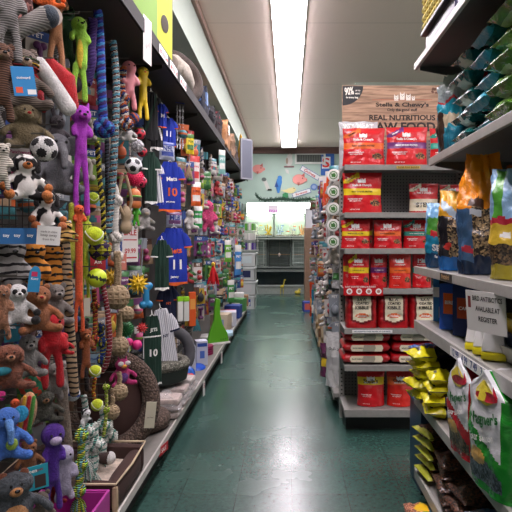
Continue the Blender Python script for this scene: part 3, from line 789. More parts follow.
# shelf D
ZD = .969
def pbox(label, loc, w, d, h, rz, c, face, fm, texts, tm, name='product_box', cat='box', r_=.004):
    r = thing(name, label, cat, loc, rz)
    part('carton', MB().rbox((0, 0, h / 2), (w, d, h), r_), [M('paper', c)], r)
    for (x0, x1, z0, z1), m in zip(face, fm):
        part('label_panel', MB().add([(x0*w, -d/2-.0006, z0*h), (x1*w, -d/2-.0006, z0*h), (x1*w, -d/2-.0006, z1*h), (x0*w, -d/2-.0006, z1*h)], [(0,1,2,3)]), [m], r, smooth_=False)
    if texts:
        q = MB()
        for t in texts: letter(q, t[0], lambda X, Y: Vector((t[1] * w + X, -d / 2 - .0014, t[2] * h + Y)), w=t[3] * w, mi=0)
        part('lettering', q, [tm], r, smooth_=False)
    return r
pbox('blue carton with orange label on the shelf under the seed bags, left one', (.80, 2.62, ZD), .11, .1, .22, R(-38), '#1c4fa8', [(-.3, .3, .35, .8)], [org], [('BIRD', 0, .6, .45)], wht)
pbox('navy carton with orange label beside the bright blue one, right one', (.81, 2.44, ZD), .11, .1, .23, R(-38), '#16295c', [(-.3, .3, .35, .75)], [M('paper', '#b5481c')], [('CARE', 0, .55, .45)], wht)
pbox('tall narrow blue and white pack at the end of the shelf under the seed bags', (.80, 2.87, ZD), .06, .05, .26, R(-25), '#2d76b8', [(-.5, .5, .5, .7)], [wht], [], wht)
pbox('narrow brown and red pack second from the end under the seed bags', (.87, 2.86, ZD), .05, .05, .26, R(-25), '#4b1d18', [(-.5, .5, .3, .55)], [cream], [], wht)
pbox('narrow dark pack with yellow stripe near the blue carton', (.80, 2.75, ZD), .06, .05, .23, R(-30), '#20242c', [(-.5, .5, .15, .4), (-.3, .3, .5, .8)], [yel, M('paper', '#b9c4cc')], [], wht)
pbox('black carton with small orange mark in the shade of the middle shelf', (.86, 2.26, ZD), .12, .1, .24, R(-38), '#16161a', [(-.25, .25, .1, .25)], [org], [], wht)
pbox('charcoal carton with small orange mark behind the white feeder cups', (.92, 2.1, ZD), .12, .1, .24, R(-38), '#1b1b20', [(-.25, .25, .1, .25)], [org], [], wht)
for k in range(3):
    r = thing('feeder_cup', 'white plastic feeder cup with yellow foot, %s on the shelf edge' % ['farthest of three', 'middle of three', 'nearest of three'][k], 'feeder', (.745, 2.13 - k * .088, ZD), R(-30), 'white feeder cups')
    q = MB()
    for z, s_ in ((0, .042), (.1, .032)): pass
    q.add([(-.042, -.036, .03), (.042, -.036, .03), (.042, .036, .03), (-.042, .036, .03), (-.032, -.027, .115), (.032, -.027, .115), (.032, .027, .115), (-.032, .027, .115)], [(0,3,2,1),(4,5,6,7),(0,1,5,4),(1,2,6,5),(2,3,7,6),(3,0,4,7)])
    part('cup', q, [M('plastic', '#e9e8e6')], r, smooth_=False, bevel=.005)
    part('foot', MB().rbox((0, 0, .015), (.09, .08, .03), .008), [M('plastic', '#dfd31f')], r)
def tray(label, loc, w, d, h, rz, c):
    r = thing('feeding_tray', label, 'tray', loc, rz); q = MB()
    def ring(k, z): return [(-w/2*k, -d/2*k, z), (w/2*k, -d/2*k, z), (w/2*k, d/2*k, z), (-w/2*k, d/2*k, z)]
    vs = ring(.82, 0) + ring(1, h) + ring(1.06, h) + ring(1.06, h - .006) + ring(.97, h - .001) + ring(.79, .005)
    fs = [(3, 2, 1, 0)]
    for a, b in ((0, 3), (3, 2), (2, 4), (4, 5)):
        for i in range(4): j = (i + 1) % 4; fs.append((a*4+i, a*4+j, b*4+j, b*4+i))
    fs.append((20, 21, 22, 23)); q.add(vs, fs); part('body', q, [M('plastic', c)], r, smooth_=False, bevel=.002); return r
tray('white plastic tray lowest beside the feeder cups', (.86, 1.82, ZD), .2, .26, .06, R(4), '#d8d8d6')
tray('navy blue plastic tray nested in the middle of the tray pile', (.88, 1.84, ZD + .05), .22, .26, .06, R(2), '#1a2350')
tray('mustard yellow plastic tray on top of the tray pile', (.88, 1.86, ZD + .1), .23, .3, .06, R(6), '#c2a21c')
tray('purple plastic dish at the right edge of the photo beside the tray pile', (.80, 1.62, ZD), .12, .12, .07, R(-10), '#54206a')
# shelf E : yellow and navy bags
ZE = .564
yb = [f('#12183a', rough=.25), f('#d8cf1a', rough=.25, bump=.8), blk]
ypat = [(lambda u, v: v < .42, 1), (lambda u, v: .12 < v < .17 and .25 < u < .75, 2), (lambda u, v: abs(u - .5 - (v - .3) * .5) < .035 and .2 < v < .45, 2)]
stack('snack_bag', 'pet food bag', 'yellow and navy snack bag, %s in the far pile on the lower right shelf', 5, .635, 2.80, ZE, .052, .17, .3, .066, yb, ypat, 80, .02, R(8), wr=.009)
stack('snack_bag', 'pet food bag', 'yellow and navy snack bag, %s in the near pile on the lower right shelf', 4, .655, 2.58, ZE, .052, .17, .3, .058, yb, [(lambda u, v: v < .3, 1), (lambda u, v: .08 < v < .12 and .25 < u < .75, 2)], 90, .02, R(-6), wr=.009)
r = thing('snack_bag', 'small blue foil bag lying on the far pile of yellow snack bags', 'pet food bag', (.66, 2.84, ZE + .245), R(20)); part('bag', pil(.13, .16, .03, 3, None, [], .004), [f('#2d5a9a', rough=.25)], r)
# big white bags with red birds
def wagner(label, loc, w, d, h, rz, main, back, seed, lean=0):
    fn = block_fn(w, d, h, seed, .004, .8, lean)
    pats = [(lambda a, v: True, 0), (lambda a, v: a > 2.9 and v < .3, 2), (lambda a, v: a > 2.9 and abs(v - .46 + (a - 3.2) * .3) < .07, 1), (lambda a, v: 2.9 < a < 3.12 and .2 < v < .7, 1),
            (lambda a, v: (a - 3.35) ** 2 / .05 + (v - .27) ** 2 / .005 < 1, 5), (lambda a, v: a > 2.9 and v < .07, 1), (lambda a, v: a > 3.93 and v < .8, 1), (lambda a, v: a < 1, 1), (lambda a, v: .3 < a < .92 and (.1 < v < .3 or .35 < v < .62), 3), (lambda a, v: .45 < a < .9 and .74 < v < .88, 4), (lambda a, v: 1 < a < 3, 1)]
    r = thing('bird_seed_bag', label, 'pet food bag', loc, rz)
    part('bag', block_mesh(fn, pats, 28, 60), [f('#dcdcdf', rough=.2, bump=.5), main, back, cream, yel, f('#c79a4a')], r, angle=70)
    q = MB(); btext(q, fn, d, h, 3, "Wagner's", .54, .6, .72, 0, .25, o=.006)
    btext(q, fn, w, h, 0, 'ATTRACTS CARDINALS', .6, .57, .5, 2, o=.004)
    for k in range(6): btext(q, fn, w, h, 0, 'sunflower seed and safflower', .6, .53 - k * .025, .5, 2, o=.004)
    btext(q, fn, w, h, 0, '7 lb', .6, .2, .2, 2, o=.004); btext(q, fn, w, h, 0, 'No. 1 quality', .6, .26, .45, 2, o=.004)
    btext(q, fn, d, h, 3, 'four season', .5, .45, .6, 1, .28, o=.004)
    part('lettering', q, [f('#156b28'), wht, blk], r, smooth_=False)
    b = MB(); F = lambda x, y: fn(3 + x, y, .004)   # red bird on a yellow disc
    b.add([F(.55 + .26 * math.cos(t), .83 + .1 * math.sin(t)) for t in [k * .3307 for k in range(19)]], [tuple(range(19))], 1)
    b.add([fn(3 + .62 + .24 * math.cos(t) + .1 * math.sin(t), .8 + .045 * math.sin(t), .0055) for t in [k * .3307 for k in range(19)]], [tuple(range(19))], 0)
    b.add([fn(3 + x, y, .0055) for x, y in ((.8, .83), (.92, .9), (.9, .82))], [(0, 1, 2)], 0)
    part('bird_emblem', b, [f('#b3182e'), f('#e2cf3a')], r, smooth_=False)
wagner('white seed bag with red panels and a cardinal, behind the green one', (.80, 2.13, ZE), .3, .24, .37, R(6), f('#a81824', rough=.2), sdk, 5)
wagner('big white and bright green seed bag at the lower right corner', (.79, 1.82, ZE), .3, .26, .40, R(8), f('#1f8a26', rough=.2), M('seeds', '#4c5560', '#101820'), 6)
r = thing('bird_seed_bag', 'small tan seed bag lying behind the white bags at the right edge', 'pet food bag', (1.0, 1.55, ZE), R(0)); part('bag', pil(.3, .16, .2, 13, None, [], .006), [f('#b09a70')], r)
# shelf F : brown cellophane packs with yellow-green ends
ZF = .169
bp = [M('seeds', '#5d3826', '#1c0f0a'), f('#b6bc3a'), f('#a8622c')]
bpat = [(lambda u, v: v < .09, 1), (lambda u, v: .3 < v < .45 and .3 < u < .8, 2)]
stack('treat_bag', 'pet treat bag', 'clear bag of dark brown treats, %s in the far pile on the bottom right shelf', 5, .68, 2.78, ZF, .052, .2, .3, .058, bp, bpat, 100, .01, R(10), wr=.005)
stack('treat_bag', 'pet treat bag', 'clear bag of dark brown treats, %s in the second pile on the bottom right shelf', 4, .70, 2.54, ZF, .056, .2, .3, .06, bp, [(lambda u, v: .3 < v < .45 and .3 < u < .8, 2)], 110, .01, R(-8), wr=.007)
stack('treat_bag', 'pet treat bag', 'clear bag of dark brown treats, %s in the third pile on the bottom right shelf', 3, .70, 2.30, ZF, .056, .2, .3, .06, bp, [], 120, .01, R(5), wr=.007)
bq = [f('#5d6f80', rough=.15, bump=1), f('#2a5a9a'), sdk]
stack('treat_bag', 'pet treat bag', 'bluish clear treat bag, %s in the near pile on the bottom right shelf', 3, .70, 2.04, ZF, .06, .2, .3, .065, bq, [(lambda u, v: .2 < v < .5, 1), (lambda u, v: .5 < v < .8, 2)], 130, .01, wr=.008)
# colourful bag on the floor and the blue bin
r = thing('bird_seed_bag', 'flat colourful seed bag with yellow flower lying on the floor by the right shelves', 'pet food bag', (.57, 2.62, .0), R(-6))
part('bag', pil(.3, .22, .085, 14, None, [(lambda u, v: v < .35, 1), (lambda u, v: (u - .65) ** 2 + (v - .35) ** 2 < .03, 2), (lambda u, v: v > .55, 3), (lambda u, v: .5 < v < .56, 4)], .006), [f('#4c8a3e'), M('seeds', '#c98a6a', '#7a3a22'), f('#f0c21e'), M('seeds', '#c98a6a', '#4a6a32'), f('#2f7fb8')], r)
r = thing('floor_bin', 'dark blue bin standing on the floor at the end of the right shelves', 'bin', (.9, 3.1, 0))
part('body', MB().rbox((0, 0, .24), (.36, .28, .48), .015), [M('plastic', '#22415e')], r); part('rim', MB().rbox((0, 0, .49), (.385, .305, .025), .01), [M('plastic', '#2a4d70')], r)
# labels and the hand-made sign on the right rails
flat_sign('price_label', 'brown label with pale lettering on the middle right shelf edge', 'price label', .165, .032, (RX - .0145, 2.33, 1.222), (0, 0, R(-90)), M('paper', '#2c221c'), [('Prettybird', 0, .016, .11, 0)], [M('paper', '#c9a070')])
flat_sign('price_label', 'white price labels in a row on the shelf edge below the feeder cups', 'price label', .46, .038, (RX - .0145, 2.03, .919), (0, 0, R(-90)), wht, [('12 99   4 99   7 49   3 99', 0, .02, .4, 0)], [M('paper', '#3a4d8a')])
flat_sign('paper_sign', 'white paper sign in capitals hanging from the middle right shelf', 'sign', .18, .14, (RX - .02, 1.83, 1.085), (R(4), 0, R(-66)), M('paper', '#dedbd6'), [('BIRD ANTIBIOTICS', .01, .115, .135, 0, .017), ('AVAILABLE AT', .01, .08, .11, 0, .017), ('REGISTER', .01, .045, .085, 0, .017)], [blk, M('paper', '#7a2a2a')],
          lambda q, y: q.add([(-.08, y, .08), (-.066, y, .08), (-.066, y, .12), (-.08, y, .12)], [(0, 1, 2, 3)], 1))
# ================================================================== LEFT WALL: PLUSH, ROPES, BALLS
HOOKMB = MB().tube([(0, 0, 0), (1, 0, 0)], .003, 6, 0)
hook_n = [0]
hk_mesh = None
m_hook = M('metal', '#5a5650', rough=.4, metal=.8)
def hook(X, Y, Z):
    """steel peg hook from the pegboard out to X; part of the gondola"""
    global hk_mesh
    if hook_n[0] >= 95 or X < GB + .02: return
    hook_n[0] += 1
    if hk_mesh is None:
        q = MB().tube([(0, 0, 0), (1, 0, 0), (1.0, 0, .012)], .0028, 5, 0); q.box((.004, 0, .004), (.006, .03, .03)); hk_mesh = mesh('hook', q, m_hook)
    o = bpy.data.objects.new('hook', hk_mesh); C.objects.link(o); o.parent = gl
    o.location = (GB + 1.2, Y, Z); o.scale = (X - GB, 1, 1)
pl = lambda c: M('plush', c)
def place(px, pyt, pyb, X):
    Y = FOC * X / (px - VX); s = Y / FOC
    return Vector((X, Y, H - (pyb - VY) * s)), (pyb - pyt) * s, s
m_eye = M('plastic', '#0c0b0b', rough=.15)
def loop_tag(r, z, h=.03):
    part('hang_loop', MB().tube([(0, 0, z), (.004, 0, z + h * .5), (0, 0, z + h), (-.004, 0, z + h * .5)], .0012, 5, 0, closed=True), wht, r)
def face(r, hx, hy, hz, hr, h, muz, nose, ear, earm, rot=None, earin=None, big=1):
    if muz: part('muzzle', MB().ell((hx, hy - hr * .8, hz - hr * .28), (hr * .5, hr * .42, hr * .38), nu=16, nv=10), [muz], r)
    if nose: part('nose', MB().ell((hx, hy - hr * (1.18 if muz else .98), hz - hr * .14), (hr * .2, hr * .13, hr * .14)), [nose], r)
    for sx in (-1, 1): part('eye', MB().ell((hx + sx * hr * .36, hy - hr * .86, hz + hr * .2), hr * .11), [m_eye], r)
    for sx in (-1, 1):
        q = MB()
        if ear == 'round': q.ell((hx + sx * hr * .75, hy, hz + hr * .72), (hr * .36, hr * .16, hr * .36))
        elif ear == 'long': q.limb([(hx + sx * hr * .4, hy, hz + hr * .7), (hx + sx * hr * .6, hy, hz + hr * 1.5), (hx + sx * hr * .7, hy - .01, hz + hr * 2.1)], [hr * .24, hr * .3, hr * .14])
        elif ear == 'flop': q.limb([(hx + sx * hr * .75, hy, hz + hr * .65), (hx + sx * hr * 1.15, hy - hr * .1, hz + hr * .1), (hx + sx * hr * 1.15, hy - hr * .2, hz - hr * .7)], [hr * .2, hr * .3, hr * .28])
        elif ear == 'big': q.ell((hx + sx * hr * 1.15, hy + hr * .1, hz + hr * .1), (hr * .7, hr * .14, hr * .75))
        elif ear == 'point': q.limb([(hx + sx * hr * .55, hy, hz + hr * .6), (hx + sx * hr * .75, hy, hz + hr * 1.25)], [hr * .3, hr * .06])
        else: continue
        part('ear', q, [earm], r)
def sit(name, label, px, pyt, pyb, X, fur, muz=None, nose=m_eye, ear='round', earm=None, paw=None, rz=R(40), wide=1, belly=None, extra=None, cat='plush toy', tilt=0, trunk=None, group=None):
    """seated plush animal: round head, belly, arms and legs held forward"""
    loc, h, s = place(px, pyt, pyb, X); r = thing(name, label, cat, loc, rz, group); r.rotation_euler = (0, tilt, rz)
    w = wide * h; q = MB()
    q.ell((0, 0, .33 * h), (.2 * w, .17 * h, .27 * h)); q.ell((0, -.03 * h, .73 * h), (.2 * w, .19 * h, .19 * h))
    for sx in (-1, 1):
        q.limb([(sx * .14 * w, 0, .5 * h), (sx * .27 * w, -.06 * h, .4 * h), (sx * .33 * w, -.12 * h, .3 * h)], [.07 * h, .065 * h, .07 * h])
        q.limb([(sx * .12 * w, -.02 * h, .14 * h), (sx * .24 * w, -.14 * h, .1 * h), (sx * .28 * w, -.22 * h, .12 * h)], [.1 * h, .085 * h, .085 * h])
    part('body', q, [fur], r, remesh=max(h / 34, .004))
    if belly: part('belly', MB().ell((0, -.075 * h, .31 * h), (.14 * w, .12 * h, .19 * h)), [belly], r)
    for sx in (-1, 1):
        if paw: part('paw', MB().ell((sx * .34 * w, -.14 * h, .28 * h), .082 * h), [paw], r); part('paw', MB().ell((sx * .29 * w, -.25 * h, .125 * h), .1 * h), [paw], r)
    if trunk: part('trunk', MB().limb([(0, -.2 * h, .7 * h), (0, -.32 * h, .6 * h), (0, -.33 * h, .42 * h)], [.07 * h, .055 * h, .045 * h]), [trunk], r)
    face(r, 0, -.03 * h, .74 * h, .19 * h, h, muz, nose, ear, earm or fur)
    if extra: extra(r, h, w)
    hook(X, loc.y, loc.z + h + .015); return r
def dangle(name, label, px, pyt, pyb, X, fur, muz=None, nose=m_eye, ear='round', earm=None, rz=R(40), k=1, wpx=None, legs=.3, bend=0, head=1, cat='plush toy', extra=None, tilt=0, paw=None):
    """long flat plush: head on top, long body, thin arms and legs hanging"""
    loc, h, s = place(px, pyt, pyb, X); r = thing(name, label, cat, loc, rz); r.rotation_euler = (0, tilt, rz)
    w = (wpx * s / 2) if wpx else .09 * h * k; q = MB(); hr = w * 1.15 * head; hz = h - hr * 1.1
    q.ell((0, 0, hz), (hr, hr * .95, hr)); z2 = legs * h
    q.tube([(0, 0, hz), (bend * w, 0, hz * .8 + z2 * .2), (bend * 1.4 * w, 0, (hz + z2) / 2), (bend * w, 0, z2)], [w * .6, w * .85, w * .8, w * .85], 12)
    q.ell((bend * w, 0, z2), (w * .9, w * .7, w * .8))
    for sx in (-1, 1):
        q.limb([(sx * w * .5, 0, hz - hr * .9), (sx * w * 1.15, -w * .3, hz - hr * 1.4), (sx * w * 1.15, -w * .6, hz - hr * 2.0)], [w * .4, w * .38, w * .44], 8)
        q.limb([(sx * w * .4, 0, z2), (sx * w * .75, -w * .1, z2 * .5), (sx * w * .8, -w * .2, w * .35)], [w * .5, w * .42, w * .46], 8)
    part('body', q, [fur], r, remesh=max(w / 5.5, .0035))
    if paw:
        for sx in (-1, 1): part('paw', MB().ell((sx * w * .8, -w * .25, w * .35), w * .42), [paw], r)
    face(r, 0, 0, hz, hr, h, muz, nose, ear, earm or fur)
    if extra: extra(r, h, w)
    hook(X, loc.y, loc.z + h + .01); return r
def strand(name, label, pts, X, rpx, mats, strands=3, pitch=.03, knots=(), fray=0, cat='rope toy', kr=1.9, extra=None, hk=True):
    """braided rope through photo points, in the upright plane facing the camera at the hook"""
    px0 = sum(p[0] for p in pts) / len(pts); Y = FOC * X / (px0 - VX); s = Y / FOC
    lo = min(p[1] for p in pts); base = PY(px0, max(p[1] for p in pts), Y)[0]
    loc = [PY(a, b, Y)[0] - base for a, b in pts]; r = thing(name, label, cat, base)
    for i, p in enumerate(loc): p.y += math.sin(i * 2.1) * .006
    q = MB().rope(loc, rpx * s, strands, pitch, tuple(range(len(mats))), 6); part('rope', q, mats, r, angle=60)
    pth = smooth(loc, .01)
    for t in knots:
        c = pth[int(t * (len(pth) - 1))]; k = MB(); a = rpx * s * kr
        for j in range(3):
            m = Matrix.Rotation(j * 1.05, 3, 'Z') @ Matrix.Rotation(R(55), 3, 'X')
            k.rope([c + m @ Vector((a * .62 * math.cos(u), a * .62 * math.sin(u), (j - 1) * a * .2)) for u in [n_ * math.pi / 5 for n_ in range(11)]], a * .42, 3, .03, tuple(range(len(mats))), 5)
        part('knot', k, mats, r, angle=60)
    if fray:
        k = MB(); e = pth[-1]; a = rpx * s
        for j in range(60):
            t = rnd.uniform(0, 6.28); rr = a * rnd.uniform(.3, 2.4) * fray; L = a * rnd.uniform(3, 6) * fray
            k.tube([e, e + Vector((math.cos(t) * rr * .7, math.sin(t) * rr * .7, -L * .5)), e + Vector((math.cos(t) * rr, math.sin(t) * rr, -L))], a * .16, 4, j % len(mats))
        part('frayed_end', k, mats, r)
    if extra: extra(r, loc, s)
    if hk: hook(X, Y, H - (lo - VY) * s)
    return r
def icos(rad, div=3):
    bm = bmesh.new(); bmesh.ops.create_icosphere(bm, subdivisions=div, radius=rad); bm.verts.index_update()
    vs = [v.co.copy() for v in bm.verts]; fs = [tuple(v.index for v in f_.verts) for f_ in bm.faces]; bm.free(); return vs, fs
IC = icos(1, 1)[0]
def ball(label, px, py, rpx, X, c1, c2=None, kind='plain', mk='rubber', name='ball', cat='ball', hk=True, group=None):
    loc, _, s = place(px, py, py + rpx, X); R_ = rpx * s; r = thing(name, label, cat, loc, R(30), group); q = MB(); ctr = Vector((0, 0, R_))
    vs, fs = icos(R_, 4 if kind == 'soccer' else 3); ms = []
    for f_ in fs:
        c = (vs[f_[0]] + vs[f_[1]] + vs[f_[2]]) / 3; c.normalize(); m = 0
        if kind == 'soccer' and max(c.dot(v) for v in IC) > .925: m = 1
        if kind == 'stripe' and abs(c.z + .3 * c.x) < .18: m = 1
        if kind == 'swirl' and math.sin(c.x * 6 + c.z * 5) > .2: m = 1
        ms.append(m)
    q.add([v + ctr for v in vs], fs, ms)
    part('ball', q, [M(mk, c1), M(mk, c2 or c1)], r)
    if kind == 'tennis':
        pts = []
        for k in range(48):
            t = k / 48 * 2 * math.pi; a = .75
            v = Vector((math.cos(t) * .9 + .15 * math.cos(3 * t), math.sin(t) * .9 - .15 * math.sin(3 * t), .85 * math.cos(2 * t) * .75)); v.normalize(); pts.append(ctr + v * R_)
        part('seam', MB().tube(pts, R_ * .055, 5, 0, closed=True), [M('rubber', '#e8ead8')], r)
    if kind in ('spiky', 'nub'):
        k = MB(); v2 = icos(1, 2 if kind == 'spiky' else 3)[0]
        for v in v2:
            L = 1.7 if kind == 'spiky' else 1.16
            d = v.normalized(); k.tube([ctr + d * R_ * .95, ctr + d * R_ * L], [R_ * (.2 if kind == 'spiky' else .07), R_ * .03], 6)
        part('spikes', k, [M(mk, c1)], r)
    if kind == 'golf': r.children[0].data.materials[0] = M('curly', '#e9e8ea')
    if hk: hook(X, loc.y, loc.z + 2.2 * R_)
    return r
def fist(label, px, py, rpx, X, m1, m2=None, tail=None):
    """monkey fist knot ball of thick rope"""
    loc, _, s = place(px, py, py + rpx, X); A = rpx * s; r = thing('rope_knot_ball', label, 'rope toy', loc, R(30)); q = MB(); c = Vector((0, 0, A))
    for ax in range(3):
        for j in (-1, 0, 1):
            o = j * A * .42; rr = math.sqrt(max(.05 * A * A, .8 * A * A - o * o)) * (1 if ax != 1 else .97)
            pts = []
            for k in range(16):
                t = k / 16 * 2 * math.pi; p = [rr * math.cos(t), rr * math.sin(t)]; v = [0, 0, 0]; v[ax] = o; v[(ax + 1) % 3] = p[0]; v[(ax + 2) % 3] = p[1]; pts.append(c + Vector(v))
            q.tube(pts, A * .24, 7, (ax + j) % 2, closed=True)
    part('knot', q, [m1, m2 or m1], r)
    if tail: part('rope', MB().rope([(0, 0, 1.9 * A), (.005, 0, 1.9 * A + tail * s * .5), (0, 0, 1.9 * A + tail * s)], A * .3, 3, .03, (0,)), [m1], r)
    hook(X, loc.y, loc.z + 2 * A + (tail or 0) * s); return r
def card(name, label, cat, px, pyt, pyb, X, wpx, mats, texts=(), tm=None, rz=R(35), tilt=0, shape='rect', hk=False, pats=()):
    loc, h, s = place(px, pyt, pyb, X); w = wpx * s; r = thing(name, label, cat, loc); r.rotation_euler = (0, tilt, rz); q = MB()
    if shape == 'round': o_ = [(w / 2 * math.cos(k * .3927), h / 2 + h / 2 * math.sin(k * .3927)) for k in range(16)]
    elif shape == 'arch': o_ = [(-w/2, 0), (w/2, 0)] + [(w / 2 * math.cos(k * .314), h * .6 + h * .4 * math.sin(k * .314)) for k in range(11)]
    else: o_ = [(-w/2, 0), (w/2, 0), (w/2, h), (-w/2, h)]
    q.prism(o_, -.0015, .0015); part('card', q, [mats[0]], r, smooth_=False)
    l = MB()
    for x0, x1, z0, z1, mi in pats: l.add([(x0*w, -.0021, z0*h), (x1*w, -.0021, z0*h), (x1*w, -.0021, z1*h), (x0*w, -.0021, z1*h)], [(0, 1, 2, 3)], mi)
    for t in texts: letter(l, t[0], lambda a, b: Vector((t[1] * w + a, -.0028, t[2] * h + b)), w=t[3] * w, mi=t[4])
    if l.v: part('printing', l, tm, r, smooth_=False)
    if hk: hook(X, loc.y, loc.z + h * .95)
    return r
black = pl('#1a1717'); white = pl('#d9d6d2'); offw = pl('#c9c2b8')
# ---- first column, top to bottom
def knitlegs(r, h, w): pass
r = dangle('knit_plush', 'grey and white knitted plush hanging at the top left corner', 8, -30, 62, -.87, M('knit', '#8b8783', '#5a5755'), muz=offw, ear='flop', wpx=22, legs=.45)
loc, h, s = place(28, 14, 46, -.84); r = thing('plush_leg_toy', 'grey knitted plush bone with dark tip hanging sideways at the top left', 'plush toy', loc, R(25))
part('body', MB().limb([(-.08, 0, .01), (-.02, -.01, .05), (.05, -.01, .095)], [.034, .027, .036], 12), [M('knit', '#a29d97', '#6d6864')], r); part('tip', MB().ell((.062, -.012, .1), (.032, .036, .036)), [pl('#3c4650')], r)
r = dangle('spotted_plush', 'pinkish brown spotted plush hanging at the top beside the orange one', 25, -40, 26, -.95, M('spots', '#a5716a', '#4a2a26', scale=40), ear='flop', wpx=17)
r = sit('orange_plush', 'bright orange plush at the top edge above the round paper tag', 46, -28, 9, -.93, pl('#e8651a'), wide=1.3, ear='round')
card('paper_tag', 'round cream paper tag with brown print hanging below the orange plush', 'tag', 51, 5, 26, -.80, 22, [M('paper', '#b5a79a')], [('bosley', 0, .5, .6, 0)], [M('paper', '#8a3a3a')], shape='round')
dangle('long_plush', 'tan long legged plush hanging behind the paper tag', 56, -20, 76, -.98, pl('#a3714a'), wpx=15, legs=.4, ear='none')
dangle('crocodile_plush', 'dark green crocodile plush behind the lime one', 67, 4, 72, -1.05, pl('#1f4a26'), wpx=14, ear='none', muz=pl('#1f4a26'), legs=.3)
dangle('lizard_plush', 'bumpy lime green lizard plush hanging upside down', 79, 16, 102, -.95, pl('#8fc43a'), wpx=14, ear='none', muz=pl('#8fc43a'), legs=.42, bend=.3, extra=lambda r, h, w: part('belly', MB().ell((0, -.5 * w, .55 * h), (w * .5, w * .4, .18 * h)), [pl('#c3a82a')], r))
def cape(r, h, w):
    part('cape', MB().add([(-.5*w, .2*w, h*.95), (w*1.2, -.2*w, h*.98), (w*2.4, -.1*w, h*.52), (w*1.9, .1*w, h*.2), (.2*w, .9*w, h*.25)] , [(0,1,2,3,4)]).add([(-.5*w, .22*w+.008, h*.95), (w*1.2, -.2*w+.008, h*.98), (w*2.4, -.1*w+.008, h*.52), (w*1.9, .1*w+.008, h*.2), (.2*w, .9*w+.008, h*.25)], [(4,3,2,1,0)]), [M('fabric', '#b8141c')], r)
loc, h, s = place(53, 58, 113, -.86); r = thing('striped_plush_roll', 'long white plush cylinder with red cloth side hanging at a slant', 'plush toy', loc, R(20))
part('body', MB().limb([(-.045, 0, h * .86), (.0, -.012, h * .5), (.05, 0, h * .12)], [.026, .03, .03], 14), [white], r); part('cloth', MB().limb([(-.01, .03, h * .95), (.035, .02, h * .62), (.068, .02, h * .2)], [.02, .045, .02], 12), [pl('#b8141c')], r)
hook(-.86, loc.y, loc.z + h)
def scarf(r, h, w):
    hz = .73 * h
    for k, c in enumerate(('#b01a1e', '#c9a32a', '#4a5a34')): part('scarf_stripe', MB().ell((0, -.02 * h, hz - (.1 - .065 * k) * h), (.22 * w, .21 * h, .035 * h)), [M('knit', c)], r)
sit('monkey_plush', 'plush in a grey knit hat and red and yellow scarf beside a blue card', 22, 44, 112, -.93, M('knit', '#77695e', '#4d433c'), muz=pl('#b59a80'), ear='round', wide=1.1, extra=scarf)
card('product_card', 'bright blue product card with white print in front of the scarfed plush', 'product card', 26, 67, 96, -.80, 21, [M('paper', '#2a86c4')], [('outward', 0, .62, .6, 0)], [wht, M('paper', '#e05a3a')], tilt=R(-8), pats=[(.1, .48, .05, .22, 0), (-.4, -.1, .1, .3, 1)])
dangle('sloth_plush', 'brown knitted sloth plush hanging at the left edge of the photo', 2, 42, 122, -.87, M('knit', '#6b4a38', '#3a261c'), muz=pl('#8d6e58'), wpx=19, legs=.3)
dangle('red_plush', 'dark red plush legs hanging behind the slanted white roll', 38, 60, 112, -1.0, pl('#9c1820'), wpx=13)
sit('reindeer_plush', 'olive brown plush head with a big red nose', 26, 100, 152, -.92, pl('#75674a'), muz=pl('#8a7a58'), nose=pl('#c41a22'), ear='flop', wide=1.3)
dangle('cat_plush', 'fluffy magenta plush with very long body beside the purple rope', 81, 104, 216, -.93, pl('#a832b8'), wpx=14, legs=.55, muz=pl('#a02aa8'), ear='point', head=1.25)
# ---- ropes of the second column
pur_r = M('knit', '#3a1f66', '#22123c'); blu = M('knit', '#2540a8', '#14205e'); cy = M('knit', '#2f7fb5', '#1c4a70')
strand('braided_rope', 'dark purple braided rope hanging next to the lime plush', [(93, 20), (91, 45), (92, 62), (87, 84)], -.93, 4.6, [pur_r], 3, .05)
strand('braided_rope', 'blue and purple braided rope with a big knot at the bottom', [(98, 12), (100, 50), (102, 90), (104, 132)], -.90, 4.4, [blu, pur_r, cy], 3, .045, knots=(.95,), kr=2.4)
strand('rope_chew', 'teal and white twisted rope chew hanging from the top hook', [(113, 42), (116, 85), (115, 140), (112, 190), (108, 232)], -.93, 3.6, [M('knit', '#5fa5b8'), M('knit', '#d8d4c8'), M('knit', '#6a3328')], 4, .03)
strand('rope_chew', 'short multicoloured knitted rope with orange and navy strands', [(123, 68), (121, 90), (124, 108), (126, 126)], -.95, 4, [M('knit', '#d9682a'), M('knit', '#e8e2d8'), M('knit', '#243a7a')], 3, .035, knots=(.5, .95))
r = dangle('vinyl_pig', 'pale pink rubber toy leg hanging behind the multicoloured rope', 129, 60, 110, -.93, M('rubber', '#cf7f86'), wpx=13, ear='none', nose=None, legs=.35)
r = dangle('rubber_chicken', 'yellow rubber chicken hanging by its neck', 143, 66, 120, -.94, M('rubber', '#d9b81a'), wpx=10, ear='none', nose=M('rubber', '#d0501a'), legs=.35)
strand('braided_rope', 'yellow and black striped twisted rope hanging beside the tennis balls', [(97, 142), (99, 175), (103, 205), (104, 240)], -.93, 2.5, [M('knit', '#d6c62a'), M('knit', '#17161a')], 2, .035, extra=None)
strand('braided_rope', 'thin black and white rope hanging behind the magenta plush legs', [(79, 146), (76, 200), (74, 232)], -1.02, 2.6, [M('knit', '#c8c8c8'), M('knit', '#26262a')], 2, .02)
strand('braided_rope', 'thin grey and black rope right of the yellow striped rope', [(107, 140), (107, 170), (109, 215)], -1.0, 2.4, [M('knit', '#55606e'), M('knit', '#1a1a20')], 2, .02)
wr_ = M('knit', '#dcd8d0', '#a8a39a')
